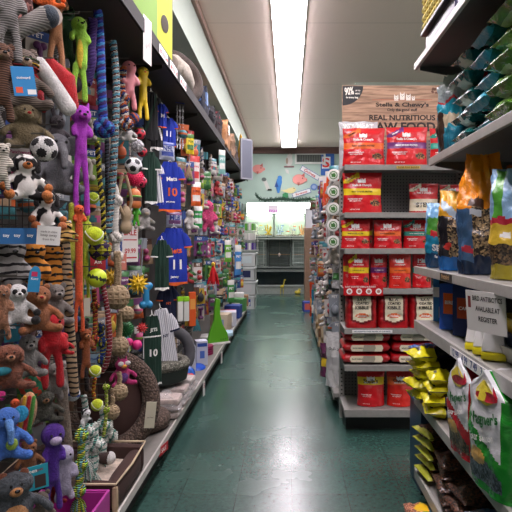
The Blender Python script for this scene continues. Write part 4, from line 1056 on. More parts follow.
strand('cotton_rope', 'thick white cotton rope with three knots', [(114, 186), (116, 200), (115, 225), (117, 258)], -.94, 3.6, [wr_], 3, .045, knots=(.2, .72, .95), kr=1.8)
fist('yellow and purple knot ball of woven rope under the tennis ball', 100, 250, 10, -.91, M('knit', '#c6c22a'), M('knit', '#3a2358'))
strand('braided_rope', 'red and white braided rope hanging in a long loop', [(103, 286), (107, 310), (110, 340), (107, 362), (101, 372)], -.93, 2.6, [M('knit', '#a82a3a'), M('knit', '#cfa8a8')], 3, .018)
# balls
ball('neon yellow tennis ball on a rope, biggest one above the woven knot ball', 94, 236, 9.5, -.90, '#c3d81e', kind='tennis', mk='plush')
ball('neon yellow tennis ball hanging higher up behind the striped rope', 93, 198, 6, -.98, '#b9cf2a', kind='tennis', mk='plush')
ball('neon yellow rubber ball with printed face under the woven knot ball', 97, 278, 9.5, -.91, '#c6dd2a', '#24302a', kind='stripe', mk='rubber')
ball('small tennis ball hanging low beside the red braided rope', 95, 371, 6, -.90, '#cfe02a', kind='tennis', mk='plush')
ball('tennis ball on an orange rope at the lower left', 97, 405, 6, -.90, '#cfe02a', kind='tennis', mk='plush')
ball('white and black soccer ball toy above the pink spiky ball', 133.5, 166, 8.5, -.94, '#e8e8e8', '#16161a', kind='soccer')
ball('pink spiky rubber ball directly under the soccer ball', 135, 178, 8, -1.0, '#e0285a', kind='nub')
ball('pink and black soccer ball low behind the pink spiky ball', 141, 182, 6, -.97, '#c22a4e', '#2a1016', kind='soccer')
ball('white dimpled ball hanging left of the blue jersey', 137.5, 146, 6.5, -.96, '#e9e8ea', kind='golf')
ball('red and black ball above the white dimpled ball', 140, 134, 5.5, -.97, '#c4263a', '#241014', kind='soccer')
ball('red and black ball below the white dimpled ball', 142, 152, 5, -1.0, '#c4263a', '#241014', kind='soccer')
ball('blue and red knitted ball at the bottom of the multicoloured rope', 134, 118, 5.5, -.98, '#2a3a6a', '#c05a30', kind='swirl', mk='fabric')
r = sit('cow_head_plush', 'small white plush with beige snout above the dimpled ball', 127, 120, 142, -.95, white, muz=pl('#d3a88a'), wide=1.2)
# soccer ball cow group
card('product_card', 'white arched product card with pink print behind the cow plush', 'product card', 21, 136, 172, -.97, 30, [M('paper', '#d8d2ce')], [('Patchwork', 0, .55, .7, 0), ('pet', .05, .75, .3, 0)], [M('paper', '#b8447a')], shape='arch')
ball('plush soccer ball in black and white above the grey elephant', 44, 149, 13, -.85, '#dedcd8', '#141214', kind='soccer', mk='plush')
cow = M('cow', '#dcd8d2', '#171414', scale=26)
sit('cow_plush', 'black and white cow plush with orange feet under the arched card', 25, 150, 202, -.89, cow, muz=pl('#c9783a'), ear='flop', earm=black, paw=pl('#c9783a'), wide=1.15)
sit('cow_plush', 'smaller black and white cow plush below the elephant', 46, 187, 232, -.93, cow, muz=pl('#c9783a'), ear='flop', earm=black, paw=pl('#b86a3a'), wide=.95)
sit('elephant_plush', 'grey elephant plush hanging beside the soccer ball', 57, 128, 198, -1.04, pl('#6c6c70'), ear='big', trunk=pl('#77777a'), wide=.9, nose=None)
sit('rabbit_plush', 'dark grey plush hanging behind above the elephant', 57, 112, 150, -1.08, pl('#4a4448'), ear='long', wide=1)
dangle('sheep_plush', 'cream knitted plush leg at the left edge beside the cow', 2, 142, 190, -.88, M('knit', '#c9c2b4', '#8f887c'), wpx=13)
sit('purple_plush', 'dark purple plush peeking out under the arched card', 8, 172, 200, -.99, pl('#3a1e52'), wide=1.2)
card('price_tag', 'white paper tag with small print above the tiger stripes', 'tag', 48, 226, 245, -.84, 22, [M('paper', '#d9d7d2')], [('made in china', 0, .7, .7, 0), ('keep away', 0, .5, .7, 0), ('from fire', 0, .3, .5, 0)], [M('paper', '#77736c')], tilt=R(4))
for k, c in enumerate((6, 17, 30)):
    card('product_card', 'blue header card, %s of three in a row over the tiger plush' % ['first', 'second', 'third'][k], 'product card', c, 228, 244, -.90 - .01 * k, 12, [M('paper', '#1f5f95')], [('toy', 0, .5, .5, 0)], [wht])
r = thing('wire_basket', 'dark wire basket panel on the pegboard below the first cow plush', 'basket', place(16, 198, 236, -1.06)[0], R(60))
q = MB()
for k in range(9): q.tube([(-.11 + k * .0275, 0, 0), (-.11 + k * .0275, 0, .15)], .0022, 5)
for k in range(5): q.tube([(-.11, .002, .01 + k * .034), (.11, .002, .01 + k * .034)], .0022, 5)
part('wire_grid', q, [M('plastic', '#2c2826')], r)
sit('bee_plush', 'tan bee plush with black stripes and white wings', 66, 219, 243, -.90, M('tiger', '#c9a05a', scale=16), wide=1.3, ear='round', earm=white)
# tiger and zebra
tig = M('tiger', '#c9822f', '#15100c'); zeb = M('tiger', '#8f8c88', '#141213'); tig2 = M('tiger', '#9a8264', '#17120f', scale=15)
dangle('tiger_plush', 'orange tiger plush with black stripes, left of two side by side', 34, 238, 318, -.95, tig, wpx=20, legs=.3, muz=None)
dangle('tiger_plush', 'orange tiger plush with black stripes, right of two side by side', 54, 238, 316, -.95, tig, wpx=21, legs=.3)
dangle('zebra_plush', 'zebra plush with black and white stripes at the left edge', 12, 234, 312, -.98, zeb, wpx=24, legs=.3)
loc, h, s = place(68, 244, 398, -.90); r = thing('striped_tube_toy', 'very long tan and black tiger striped plush tube', 'plush toy', loc, R(30))
part('body', MB().limb([(-3*s, 0, h), (-1*s, .004, h * .75), (1*s, 0, h * .5), (3*s, -.006, h * .25), (6 * s, 0, .02)], [5.2*s, 5.4*s, 5*s, 5.2*s, 4.6*s], 14), [tig2], r); hook(-.9, loc.y, loc.z + h)
loc, h, s = place(72, 206, 262, -.96); r = thing('tube_plush', 'olive yellow plush tube behind the magenta plush legs', 'plush toy', loc, R(30)); part('body', MB().limb([(0, 0, h), (0, 0, 0.02)], [3.5*s, 3.8*s], 10), [pl('#b8b83a')], r)
dangle('lobster_plush', 'bumpy orange long plush hanging in front of the yellow green one', 79, 204, 332, -.93, pl('#e05a2a'), wpx=9, legs=.25, ear='none')
dangle('snake_plush', 'bumpy yellow green long plush behind the orange one', 85, 212, 300, -.98, pl('#bfd038'), wpx=8, legs=.3, ear='none')
sit('panda_plush', 'black and white panda plush at the left edge', 17, 280, 326, -.90, white, muz=white, ear='round', earm=black, paw=black, wide=1.1, extra=lambda r, h, w: [part('eye_patch', MB().ell((sx * .075 * w, -.19 * h, .76 * h), (.05 * w, .035 * h, .06 * h)), [black], r) for sx in (-1, 1)])
sit('bear_plush', 'warm brown bear plush with red nose in the middle of the plush wall', 38, 281, 334, -.86, pl('#9b5f38'), muz=pl('#b47a4e'), nose=pl('#b01a22'), wide=1.15)
sit('bear_plush', 'grey bear plush behind the brown bear with the red nose', 56, 280, 326, -.93, pl('#7d7670'), muz=pl('#948c84'), wide=.9)
card('product_tag', 'bright blue hang tag above the brown bear', 'tag', 33, 266, 292, -.84, 11, [M('paper', '#2286b8')], [('Kong', 0, .5, .6, 0)], [wht, M('paper', '#c22a5a')], shape='arch', tilt=R(6), pats=[(-.3, .2, .6, .78, 1)])
dangle('octopus_plush', 'bright red plush with long legs hanging below the brown bear', 52, 310, 388, -.87, pl('#c01420'), wpx=19, legs=.55, ear='none', nose=None, head=1.1)
r = sit('red_plush', 'red plush paws sticking out right of the red long legged plush', 62, 330, 356, -.85, pl('#b8121c'), ear='none', nose=None, wide=1.2)
sit('rabbit_plush', 'light grey rabbit plush with pink ears below the panda', 28, 330, 378, -.90, pl('#7f7c78'), muz=pl('#a09a94'), ear='long', earm=pl('#b08a92'), wide=.95)
sit('dog_plush', 'fluffy brown dog plush with a teal patch at the left edge', 8, 340, 392, -.84, M('fluffy', '#8a5038'), muz=M('fluffy', '#b87a58'), ear='flop', wide=1.35, extra=lambda r, h, w: part('bandana', MB().ell((-.1 * w, -.17 * h, .45 * h), (.12 * w, .09 * h, .08 * h)), [M('fabric', '#2a7a86')], r))
dangle('dog_plush', 'peach fluffy plush with white trim at the left edge', 2, 284, 340, -.86, M('fluffy', '#b07a5a'), wpx=14, legs=.3)
dangle('rat_plush', 'pair of grey plush mice hanging under the red plush', 55, 362, 400, -.91, pl('#8f8882'), wpx=14, muz=pl('#a89c94'), legs=.3)
dangle('rat_plush', 'grey plush mouse hanging right beside the striped tube', 64, 360, 402, -.95, pl('#a29a92'), wpx=10, muz=pl('#b0a49a'), legs=.3)
dangle('fox_plush', 'small brown beaver plush hanging on the orange plush', 86, 328, 378, -.94, pl('#8f4a22'), wpx=10, muz=pl('#c08050'))
ball('green and red christmas plush ball at the lower left', 32, 388, 12, -.93, '#1f6b4a', '#b8402a', kind='swirl', mk='fabric')
# lower area
sit('elephant_plush', 'bright blue elephant plush with green circle at the left edge', 6, 402, 462, -.82, pl('#3f6fc0'), ear='big', earm=pl('#2a9ac9'), trunk=pl('#5f90d0'), nose=None, wide=1.05, extra=lambda r, h, w: part('belly_print', MB().ell((.05 * w, -.165 * h, .33 * h), (.09 * w, .04 * h, .1 * h)), [pl('#9fbf4a')], r))
dangle('orange_plush', 'orange plush fin behind the blue elephant', 15, 398, 440, -.88, pl('#d9582a'), wpx=8, ear='none', nose=None)
loc, h, s = place(24, 392, 432, -.86); r = thing('hotdog_plush', 'plush hot dog toy with red, yellow and green stripes', 'plush toy', loc, R(30)); r.rotation_euler = (0, R(8), R(25))
part('bun', MB().ell((0, 0, h * .5), (9 * s, 8 * s, h * .5)), [pl('#b98a62')], r)
for dx, c in ((-4.2, '#d9a82a'), (0, '#c01c26'), (4.2, '#4f9a3a')): part('stripe', MB().limb([(dx * s, -.7 * 8 * s, h * .12), (dx * s, -8 * s, h * .5), (dx * s, -.7 * 8 * s, h * .9)], [1.7*s, 2*s, 1.7*s], 8), [pl(c)], r)
sit('hedgehog_plush', 'shaggy dark green grey plush behind the hot dog toy', 44, 388, 424, -.89, M('fluffy', '#4a4a3e'), ear='none', wide=1.4, muz=pl('#9a6e4a'))
ball('small magenta plush ball at the left edge above the elephant', 1, 396, 5, -.84, '#b81a70', kind='plain', mk='plush', name='plush_ball')
card('product_card', 'grey header card with small print between hot dog and purple plush', 'product card', 43, 418, 444, -.93, 13, [M('paper', '#8f8f90')], [('skinny', 0, .8, .7, 0)], [M('paper', '#7a1a2a')], tilt=R(-12))
dangle('kangaroo_plush', 'deep purple kangaroo plush hanging at the lower left', 53, 422, 510, -.86, pl('#4a1f8a'), wpx=15, legs=.35, muz=pl('#b9a9c9'), nose=None, ear='none', head=1.35)
sit('bear_plush', 'small brown teddy bear above the turquoise card', 29, 438, 474, -.86, pl('#7a4a26'), muz=pl('#8a5a34'), wide=1.05)
card('product_card', 'turquoise product card with dog photo in front of the teddy bear', 'product card', 35, 466, 490, -.82, 26, [M('paper', '#1f96a8')], [('Aspen', -.15, .8, .5, 0), ('pet', .22, .8, .2, 2)], [wht, M('paper', '#3a2a26'), M('paper', '#8a1a2a')], tilt=R(-3), pats=[(.0, .4, .08, .6, 1), (-.4, -.08, .15, .4, 2)])
sit('hedgehog_plush', 'large grey round plush with a tan face at the bottom left corner', 13, 466, 534, -.80, M('fluffy', '#4c5258'), muz=pl('#b9804e'), ear='round', earm=pl('#8a5038'), belly=pl('#c08a5a'), wide=1.45)
sit('mouse_plush', 'dark brown grey plush mouse below the turquoise card', 41, 488, 528, -.86, pl('#5a5046'), muz=pl('#8a7c6c'), wide=.9)
dangle('rabbit_plush', 'lavender and white plush hanging beside the purple kangaroo', 64, 444, 500, -.88, pl('#a9a2b8'), wpx=17, legs=.2, ear='none', nose=None)
loc, h, s = place(67, 372, 492, -.93); r = thing('tube_plush', 'long beige fluffy plush tube hanging down to the rope toys', 'plush toy', loc, R(30))
part('body', MB().limb([(-6*s, 0, h), (-4*s, 0, h * .75), (0, .003, h * .45), (5 * s, 0, .02)], [6*s, 5.4*s, 5*s, 3.6*s], 14), [M('fluffy', '#8f8070')], r); hook(-.93, loc.y, loc.z + h)
sit('red_plush', 'small dark red plush behind the lavender plush at the bottom', 56, 478, 504, -.93, pl('#8a1420'), wide=1)
ball('white and blue plush ball hanging above the cotton rope toys', 73, 394, 7, -.92, '#d3d6dc', '#2a4a9a', kind='stripe', mk='plush', name='plush_ball')
sit('owl_plush', 'pink and purple owl plush with big eyes', 122, 356, 386, -.90, pl('#b0286a'), wide=1.3, ear='point', muz=pl('#d98a4a'), nose=M('rubber', '#d9a82a'), belly=pl('#6a3a8a'), extra=lambda r, h, w: [part('eye_ring', MB().ell((sx * .09 * w, -.19 * h, .78 * h), (.08 * w, .04 * h, .08 * h)), [white], r) for sx in (-1, 1)])
# cotton tug toys, turquoise and white
ct = [M('knit', '#d3d6cf', '#9aa09a'), M('knit', '#6fb0a0'), M('knit', '#e0e2da', '#a9aca4')]
for k, (px, a, b, X) in enumerate(((85, 412, 455, -.92), (94, 424, 470, -.89), (103, 408, 452, -.93), (89, 450, 478, -.95), (108, 430, 448, -.96))):
    strand('cotton_tug', 'white and turquoise frayed cotton tug, %s in the lower left cluster' % ['highest left', 'long middle', 'upper right', 'low left', 'small right'][k], [(px, a), (px + 1, (a + b) / 2), (px, b)], X, 3.6, ct, 3, .03, knots=(.45,), fray=1.5, kr=2.3)
gy = [M('knit', '#8fc43a'), M('knit', '#e6dc4a'), M('knit', '#7fc2c0')]
strand('rope_chew', 'green, yellow and turquoise knotted rope hanging lowest in the cluster', [(81, 430), (81, 452), (80, 480), (78, 496)], -.88, 3.6, gy, 3, .035, knots=(.12, .55, .9), fray=1.1, kr=1.9)
strand('rope_chew', 'thin yellow and green rope between the tug toys and beige knots', [(106, 384), (106, 410), (104, 436)], -.91, 1.8, [M('knit', '#b9dc3a'), M('knit', '#e6e68a')], 2, .02, knots=(.1, .5))
strand('rope_chew', 'orange and red rope strung through the low tennis ball', [(94, 290), (95, 320), (94, 350)], -.95, 2.4, [M('knit', '#c9402a'), M('knit', '#d9a02a'), M('knit', '#7a2a1e')], 3, .02, knots=(.3, .8))
strand('rope_chew', 'orange rope loop around the lowest tennis ball', [(95, 378), (93, 392), (96, 402)], -.93, 2, [M('knit', '#d9602a'), M('knit', '#e0b02a')], 2, .02)
strand('rope_chew', 'blue and yellow beaded rope behind the red braided rope', [(100, 326), (103, 345), (101, 362)], -.97, 2.6, [M('knit', '#2a4a9a'), M('knit', '#c9c03a')], 3, .02, knots=(.1, .5, .9))
strand('rope_chew', 'turquoise white rope hanging left of the tug cluster', [(84, 396), (85, 408), (86, 418)], -.98, 3, ct, 3, .03)
# beige hemp knots
hemp = M('knit', '#b09a7a', '#75644c')
fist('large beige monkey fist knot left of the yellow spiky ball', 117, 297, 11.5, -.90, hemp, tail=34)
fist('second beige monkey fist knot below the large one', 126, 314, 7.5, -.92, hemp)
fist('beige rope knot hanging low above the pink owl', 119, 346, 9, -.91, hemp, tail=24)
fist('small beige rope knot at the bottom, over the brown dog bed', 112, 412, 7, -.90, hemp, tail=10)
fist('small beige rope knot left of the brown dog bed, upper one', 119, 392, 8, -.90, hemp, tail=12)
strand('rope_loop', 'beige hemp rope loop with wooden ball, left strand', [(122, 176), (118, 200), (124, 215)], -.94, 1.7, [hemp], 2, .015)
strand('rope_loop', 'beige hemp rope loop with wooden ball, right strand', [(126, 176), (131, 200), (127, 215)], -.94, 1.7, [hemp], 2, .015)
loc, h, s = place(126, 206, 234, -.92); r = thing('rope_bottle_toy', 'beige rope wrapped dumbbell toy hanging on hemp loops', 'rope toy', loc, R(30))
part('body', MB().lathe([(2*s, 0), (5.5*s, .12*h), (6.2*s, .25*h), (4*s, .42*h), (3.6*s, .5*h), (5*s, .6*h), (5*s, .8*h), (2*s, 1*h)], 20), [M('knit', '#b5a184', '#8a785c')], r)
# burger and friends
loc, h, s = place(134, 188, 208, -.95); r = thing('burger_toy', 'small rubber hamburger toy right of the rope dumbbell', 'dog toy', loc, R(30))
part('bun', MB().lathe([(6*s, 0), (7*s, .1*h), (7*s, .3*h), (6.6*s, .34*h)], 20), [M('rubber', '#b5652e')], r); part('patty', MB().lathe([(7*s, .34*h), (7.3*s, .45*h), (7*s, .52*h)], 20), [M('rubber', '#3f2016')], r)
part('lettuce', MB().lathe([(7*s, .52*h), (7.8*s, .57*h), (6.8*s, .62*h)], 20), [M('rubber', '#5fa52a')], r); part('top_bun', MB().ell((0, 0, .62*h), (7*s, 7*s, .36*h)), [M('rubber', '#c9743a')], r)
hook(-.95, loc.y, loc.z + h)
dangle('bone_toy', 'bright green rubber toy hanging under the hamburger', 136, 203, 226, -.95, M('rubber', '#4fb52a'), wpx=6, ear='none', nose=None)
ball('yellow rubber ball with long spikes, right one beside the blue bone', 138, 284, 6.5, -.92, '#d9b41e', kind='spiky')
ball('yellow spiky rubber ball behind the beige knot, left one', 111, 278, 6, -.99, '#c9a41e', kind='spiky')
ball('red and green star shaped spiky toy left of the dark jersey', 142, 328, 3.6, -.93, '#b02a2a', kind='spiky')
ball('dark green nubby ball above the pink ring', 125, 329, 8, -.95, '#1f6b34', kind='nub')
ball('hot pink ball left of the dark green jersey, lower', 137, 345, 5, -.93, '#d0307a')
ball('hot pink ball left of the dark green jersey, upper', 129, 342, 4, -.97, '#d0307a')
def bone(label, px, pyt, pyb, X, c, rz=R(35), tilt=0, name='bone_toy'):
    loc, h, s = place(px, pyt, pyb, X); r = thing(name, label, 'dog toy', loc); r.rotation_euler = (0, tilt, rz); w = h * .14; q = MB()
    q.tube([(0, 0, w), (0, 0, h - w)], w * .9, 10)
    for z in (w * 1.1, h - w * 1.1):
        for sx in (-1, 1): q.ell((sx * w * .85, 0, z), w * 1.05)
    part('body', q, [M('rubber', c)], r, remesh=h / 40); hook(X, loc.y, loc.z + h); return r
bone('bright blue rubber bone toy beside the yellow spiky ball', 146, 282, 309, -.93, '#2a86b8')
dangle('black_plush', 'small black and white plush on top of the tug cluster', 86, 408, 424, -.89, M('cow', '#c8c8c8', '#151515', scale=30), wpx=8)
dangle('dark_plush', 'black plush hanging behind the orange and yellow ropes', 82, 318, 392, -1.03, pl('#2a2220'), wpx=12)
sit('grey_toy', 'black rubber mask toy below the hot pink balls', 134, 348, 366, -.98, M('rubber', '#1a1a1c'), wide=1.5)
# SALE sign on the pegboard
card('sale_sign', 'white sign with red SALE lettering on the pegboard behind the ropes', 'sign', 130, 226, 262, -1.12, 21, [M('paper', '#d6d2cc')], [('SALE', 0, .82, .8, 0), ('$9.99', 0, .3, .7, 0)], [M('paper', '#b8222a')], rz=R(60), pats=[(-.42, .42, .1, .14, 0), (-.42, .42, .6, .63, 0)])
card('product_card', 'pinkish product card at the left beside the yellow spiky ball', 'product card', 122, 254, 270, -.96, 9, [M('paper', '#c97a6a')], [('hemp', 0, .5, .7, 0)], [wht])
card('product_card', 'red and white product card above the neon ball', 'product card', 98, 254, 270, -.97, 15, [M('paper', '#a8202a')], [('AIR', 0, .5, .5, 0)], [wht])
card('product_card', 'pale product card with fine print beside the orange plush', 'product card', 87, 298, 316, -.90, 6, [M('paper', '#b9b2a0')])
card('product_card', 'clear blister card with green toys behind the red braid', 'product card', 96, 324, 352, -1.0, 14, [M('paper', '#6a8a86')], pats=[(-.3, .3, .2, .5, 0), (-.2, .3, .6, .85, 1)], tm=[M('rubber', '#5fae3a'), M('rubber', '#c0402a')])
card('product_card', 'pale blue product card low beside the beaver plush', 'product card', 94, 354, 378, -1.0, 12, [M('paper', '#7f9ab0')], [('Paws', 0, .8, .6, 0)], [M('paper', '#1f3f7a')])
card('product_card', 'dark teal card hidden behind the panda and rabbit', 'product card', 12, 318, 342, -.97, 14, [M('paper', '#1f6a7a')], [('pet', 0, .6, .5, 0)], [wht])
# ================================================================== JERSEYS, BEDS, DECK GOODS, HANGING PACKS
def garment(name, label, px, pyt, pyb, X, wpx, mats, patches=(), texts=(), tm=None, rz=R(35), sleeves=True, cat='dog jersey', tilt=0, neck=.12):
    loc, h, s = place(px, pyt, pyb, X); w = wpx * s; r = thing(name, label, cat, loc); r.rotation_euler = (0, tilt, rz); sd_ = px
    def fn(u, v, side=-1, o=0):
        k = .78 + .22 * min(1, (1 - v) * 3) + .08 * (1 - v)
        if v > .88: k *= 1 - (v - .88) * 1.6
        e = math.sin(math.pi * u) ** .5; x = (u - .5) * w * k
        n = noise.noise(Vector((u * 6, v * 1.6, sd_ + side))) * .012 + noise.noise(Vector((u * 12, v * 4, sd_))) * .005
        z = v * h - (max(0, 1 - abs(u - .5) / neck) * .09 * h if v > .93 and side < 0 else 0) + (.015 * h * math.sin(u * 9) if v < .05 else 0)
        return Vector((x, side * (.014 * e + o) + n * (e if side < 0 else e), z))
    part('body', bag_mesh(fn, list(patches), 24, 26), mats, r)
    if sleeves:
        for sx in (-1, 1):
            q = MB().tube([(sx * w * .36, 0, h * .9), (sx * w * .5, -.004, h * .78), (sx * w * .56, -.006, h * .66)], [.05 * h, .075 * h, .08 * h], 12)
            q.v = [(x, y * .4, z) for x, y, z in q.v]; part('sleeve', q, [mats[0]], r)
            c = MB().tube([(sx * w * .556, -.006, h * .68), (sx * w * .562, -.006, h * .655)], .084 * h, 12); c.v = [(x, y * .42, z) for x, y, z in c.v]; part('cuff', c, [mats[min(1, len(mats) - 1)]], r)
    if texts: part('lettering', bag_text(fn, texts, w, h), tm, r, smooth_=False)
    part('hanger', MB().tube([(-w * .3, 0, h * .95), (0, 0, h * 1.03), (w * .3, 0, h * .95)], .003, 6).tube([(0, 0, h * 1.03), (0, .01, h * 1.08)], .003, 6), [wht], r)
    hook(X, loc.y, loc.z + h * 1.08); return r
jb = M('fabric', '#16309a'); jo = M('fabric', '#d9602a'); jg = M('fabric', '#123226'); jw = M('pinstripe', '#d6d6da', '#3a4468', scale=22); navy = M('fabric', '#141c3a'); jk = M('fabric', '#131416')
hem = [(0, 1, 0, .05, 1)]
garment('pet_jersey', 'royal blue dog jersey hanging highest, left of the chain leashes', 168, 118, 147, -.95, 16, [jb, jo], hem, [('11', .5, .45, .3, 0)], [wht])
garment('pet_jersey', 'royal blue dog jersey with white and orange lettering, upper middle one', 170, 162, 212, -.93, 22, [jb, jo], hem, [('Mets', .55, .66, .5, 0, .1), ('10', .6, .4, .42, 1), ('pet jersey', .5, .2, .4, 0)], [wht, jo])
garment('pet_jersey', 'royal blue dog jersey with orange Mets lettering, middle one', 174, 228, 285, -.93, 27, [jb, jo], hem, [('Mets', .5, .6, .55, 1, .12), ('11', .6, .36, .32, 0), ('jersey', .5, .14, .3, 0)], [wht, jo])
garment('pet_jersey', 'dark green dog jersey hanging upper left of the blue ones', 151, 152, 204, -.98, 12, [jg, wht], hem)
garment('pet_jersey', 'white dog jersey hanging between dark green and blue ones', 158, 160, 205, -.95, 12, [jw, jb], hem, tilt=R(-6))
garment('pet_jersey', 'dark green dog jersey with white number hanging low over the grey bed', 152, 316, 386, -.90, 19, [jg, wht], [(0, 1, .70, .72, 1), (0, 1, 0, .03, 1), (.02, .06, .1, .7, 1)], [('JETS', .55, .8, .45, 0), ('10', .55, .48, .42, 0)], [wht], sleeves=False)
garment('pet_jersey', 'white pinstripe dog jersey hanging low beside the green one', 170, 308, 378, -.90, 20, [jw, navy], [(0, 1, 0, .02, 1)], [('NY', .55, .62, .3, 0)], [navy], tilt=R(-8))
garment('pet_jersey', 'dark green jersey behind the lower blue one', 162, 240, 290, -.99, 14, [jg, wht], hem)
garment('pet_jersey', 'navy dog jersey behind the pinstripe one, half hidden', 168, 285, 330, -1.0, 16, [navy, jo], hem, [('NY', .5, .6, .3, 0)], [jo])
garment('pet_jersey', 'black dog harness vest hanging top left of the jerseys', 151, 92, 140, -.98, 14, [jk, jg], [(diag(.1, .2, .9, .9, .05), 1)], sleeves=False)
garment('pet_jersey', 'black and white striped dog jersey beside the yellow rubber chicken', 157, 98, 150, -1.0, 12, [jk, wht], [(diag(.1, .9, .9, .2, .06), 1), (0, 1, 0, .05, 1)], sleeves=False)
garment('pet_jersey', 'royal blue dog jersey behind the black vest, top one', 162, 104, 128, -.95, 9, [jb, jo], hem, [('M', .5, .5, .4, 0)], [wht])
r = thing('chain_leash', 'black and chrome chain leash hanging right of the top blue jersey', 'leash', place(180, 100, 150, -.92)[0], R(35)); h = place(180, 100, 150, -.92)[1]; q = MB()
for sx in (-1, 0, 1):
    for k in range(13):
        z = .02 + k * (h - .05) / 13; a = .011; pts = []
        for t in range(8): pts.append((sx * .025 + (a * .6 * math.cos(t * .785) if k % 2 else 0), (0 if k % 2 else a * .6 * math.cos(t * .785)), z + a * math.sin(t * .785) * 1.2))
        q.tube(pts, .0028, 5, 0, closed=True)
part('chain', q, [M('metal', '#c9c9cc')], r); part('header_card', MB().bb(-.04, .04, -.002, .002, h - .03, h + .05), [M('paper', '#2a3f8a')], r, smooth_=False)
def cardpack(name, label, cat, px, pyt, pyb, X, wpx, c, c2, top, txt, rz=R(40)):
    loc, h, s = place(px, pyt, pyb, X); w = wpx * s; r = thing(name, label, cat, loc, rz)
    fn = pouch_fn(w, h, w * .3, 'pillow', .003, px); part('bag', bag_mesh(fn, [(0, 1, .78, 1, 1), (.1, .9, .2, .45, 1)], 12, 14), [M('foil', c), M('plastic', c2)], r)
    part('lettering', bag_text(fn, [(txt, .5, .62, .7, 0)], w, h), [M('plastic', top)], r, smooth_=False); hook(X, loc.y, loc.z + h); return r
cardpack('header_pack', 'white and navy card pack between the two big blue jerseys', 'pet product pack', 167, 142, 160, -.95, 17, '#aeb4c4', '#2a3f8a', '#2a3f8a', 'NFL')
cardpack('header_pack', 'white and red card pack under the middle blue jersey', 'pet product pack', 174, 212, 227, -.95, 17, '#b8bccb', '#6b3f6a', '#2a3f8a', 'MLB')
# treat tubes
for k, (px, c) in enumerate(((180, '#d8d8d2'), (186, '#d2d4cc'))):
    loc, h, s = place(px, 296, 321, -.88); r = thing('treat_box', 'white box with lime green top, %s of two beside the orange one' % ['left', 'right'][k], 'box', loc, R(30))
    part('carton', MB().rbox((0, 0, h * .4), (5.6*s, 4*s, h * .8), .004), [M('paper', c)], r); part('lid', MB().rbox((0, 0, h * .88), (5.9*s, 4.3*s, h * .2), .004), [M('plastic', '#8fd02a')], r)
loc, h, s = place(192, 292, 326, -.90); r = thing('treat_box', 'tall orange box hanging beside the white and lime boxes', 'box', loc, R(30)); part('carton', MB().rbox((0, 0, h / 2), (7*s, 4*s, h), .004), [M('paper', '#d9581a')], r); part('label_panel', MB().bb(-2.5*s, 2.5*s, -2*s - .002, -2*s, h * .5, h * .8), [M('paper', '#e8a04a')], r, smooth_=False)
# ---------------------------------------------------------- beds and goods on the deck
DZ = .187
bro = M('fabric', '#3a241e'); pip = M('fabric', '#c9b596'); crm = M('plush', '#cdbcab'); cur = M('curly', '#6f5c50')
r = thing('pet_bed', 'dark brown bolster pet bed with cream piping and fleece, lowest on the left', 'pet bed', (-1.04, 2.62, DZ), 0)
part('base', MB().rbox((0, 0, .04), (.52, .44, .08), .02), [bro], r)
part('cushion', MB().rbox((0, 0, .07), (.44, .34, .05), .025), [crm], r)
for nm, c, d in (('front_bolster', (0, -.2, .07), (.56, .07, .13)), ('rear_bolster', (0, .2, .075), (.56, .07, .15)), ('side_bolster', (.245, 0, .07), (.07, .4, .13)), ('side_bolster', (-.245, 0, .08), (.07, .4, .15))):
    part(nm, MB().rbox(c, d, .03), [bro], r)
q = MB().tube([(-.28, -.232, .132), (.275, -.235, .134), (.28, .0, .13), (.28, .235, .148), (-.28, .235, .15)], .006, 6, 0, closed=True); part('piping', q, [pip], r)
q = MB().rbox((.268, -.222, .06), (.026, .03, .115), .01); q.v = [(x, y, z) for x, y, z in q.v]; part('corner_patch', q, [M('fabric', '#b39c7e')], r)
ball('small rainbow striped ball lying inside the brown bolster bed', 106, 474, 7, -.98, '#c9452a', '#5fae3a', kind='swirl', name='toy_ball', hk=False)
r = thing('plush_bone', 'brown and white plush bone lying in the brown bolster bed', 'plush toy', (-.95, 2.62, DZ + .12), R(10)); part('body', MB().limb([(-.07, 0, .03), (0, 0, .035), (.07, 0, .03)], [.03, .02, .03], 10), [pl('#3a2620')], r); part('tip', MB().ell((.08, 0, .03), (.025, .034, .03)), [white], r)
# hooded round bed leaning up
r = thing('pet_bed', 'round pet bed with curly taupe rim and dark brown inside, stood upright', 'pet bed', (-1.04, 3.14, DZ), 0)
rot = Matrix.Rotation(R(25), 3, 'Z') @ Matrix.Rotation(R(-18), 3, 'X'); c0 = Vector((0, 0, .27)); q = MB()
q.tube([c0 + rot @ Vector((.235 * math.cos(t), 0, .25 * math.sin(t))) for t in [k * math.pi / 16 for k in range(32)]], .055, 12, 0, closed=True, up=(0, 1, 0)); part('rim', q, [cur], r)
q = MB().ell((0, 0, 0), (.21, .05, .225), nu=24, nv=14); q.v = [tuple(c0 + rot @ (Vector(v) + Vector((0, .05, 0)))) for v in q.v]; part('cushion', q, [bro], r)
card('hang_tag', 'cream hang tag with barcode on the curly rimmed bed', 'tag', 149, 402, 428, -.80, 10, [M('paper', '#cbc4ae')], [('pet bed', 0, .4, .6, 0)], [M('paper', '#7a7468')], rz=R(20), tilt=R(6))
# second curly edge
r = thing('pet_bed', 'low curly taupe pet bed between the upright bed and the folded pads', 'pet bed', (-.98, 3.5, DZ), 0)
q = MB().tube([(.16 * math.cos(t), .16 * math.sin(t), .05) for t in [k * math.pi / 12 for k in range(24)]], .05, 12, 0, closed=True); part('rim', q, [cur], r); part('base', MB().ell((0, 0, .03), (.16, .16, .03)), [bro], r)
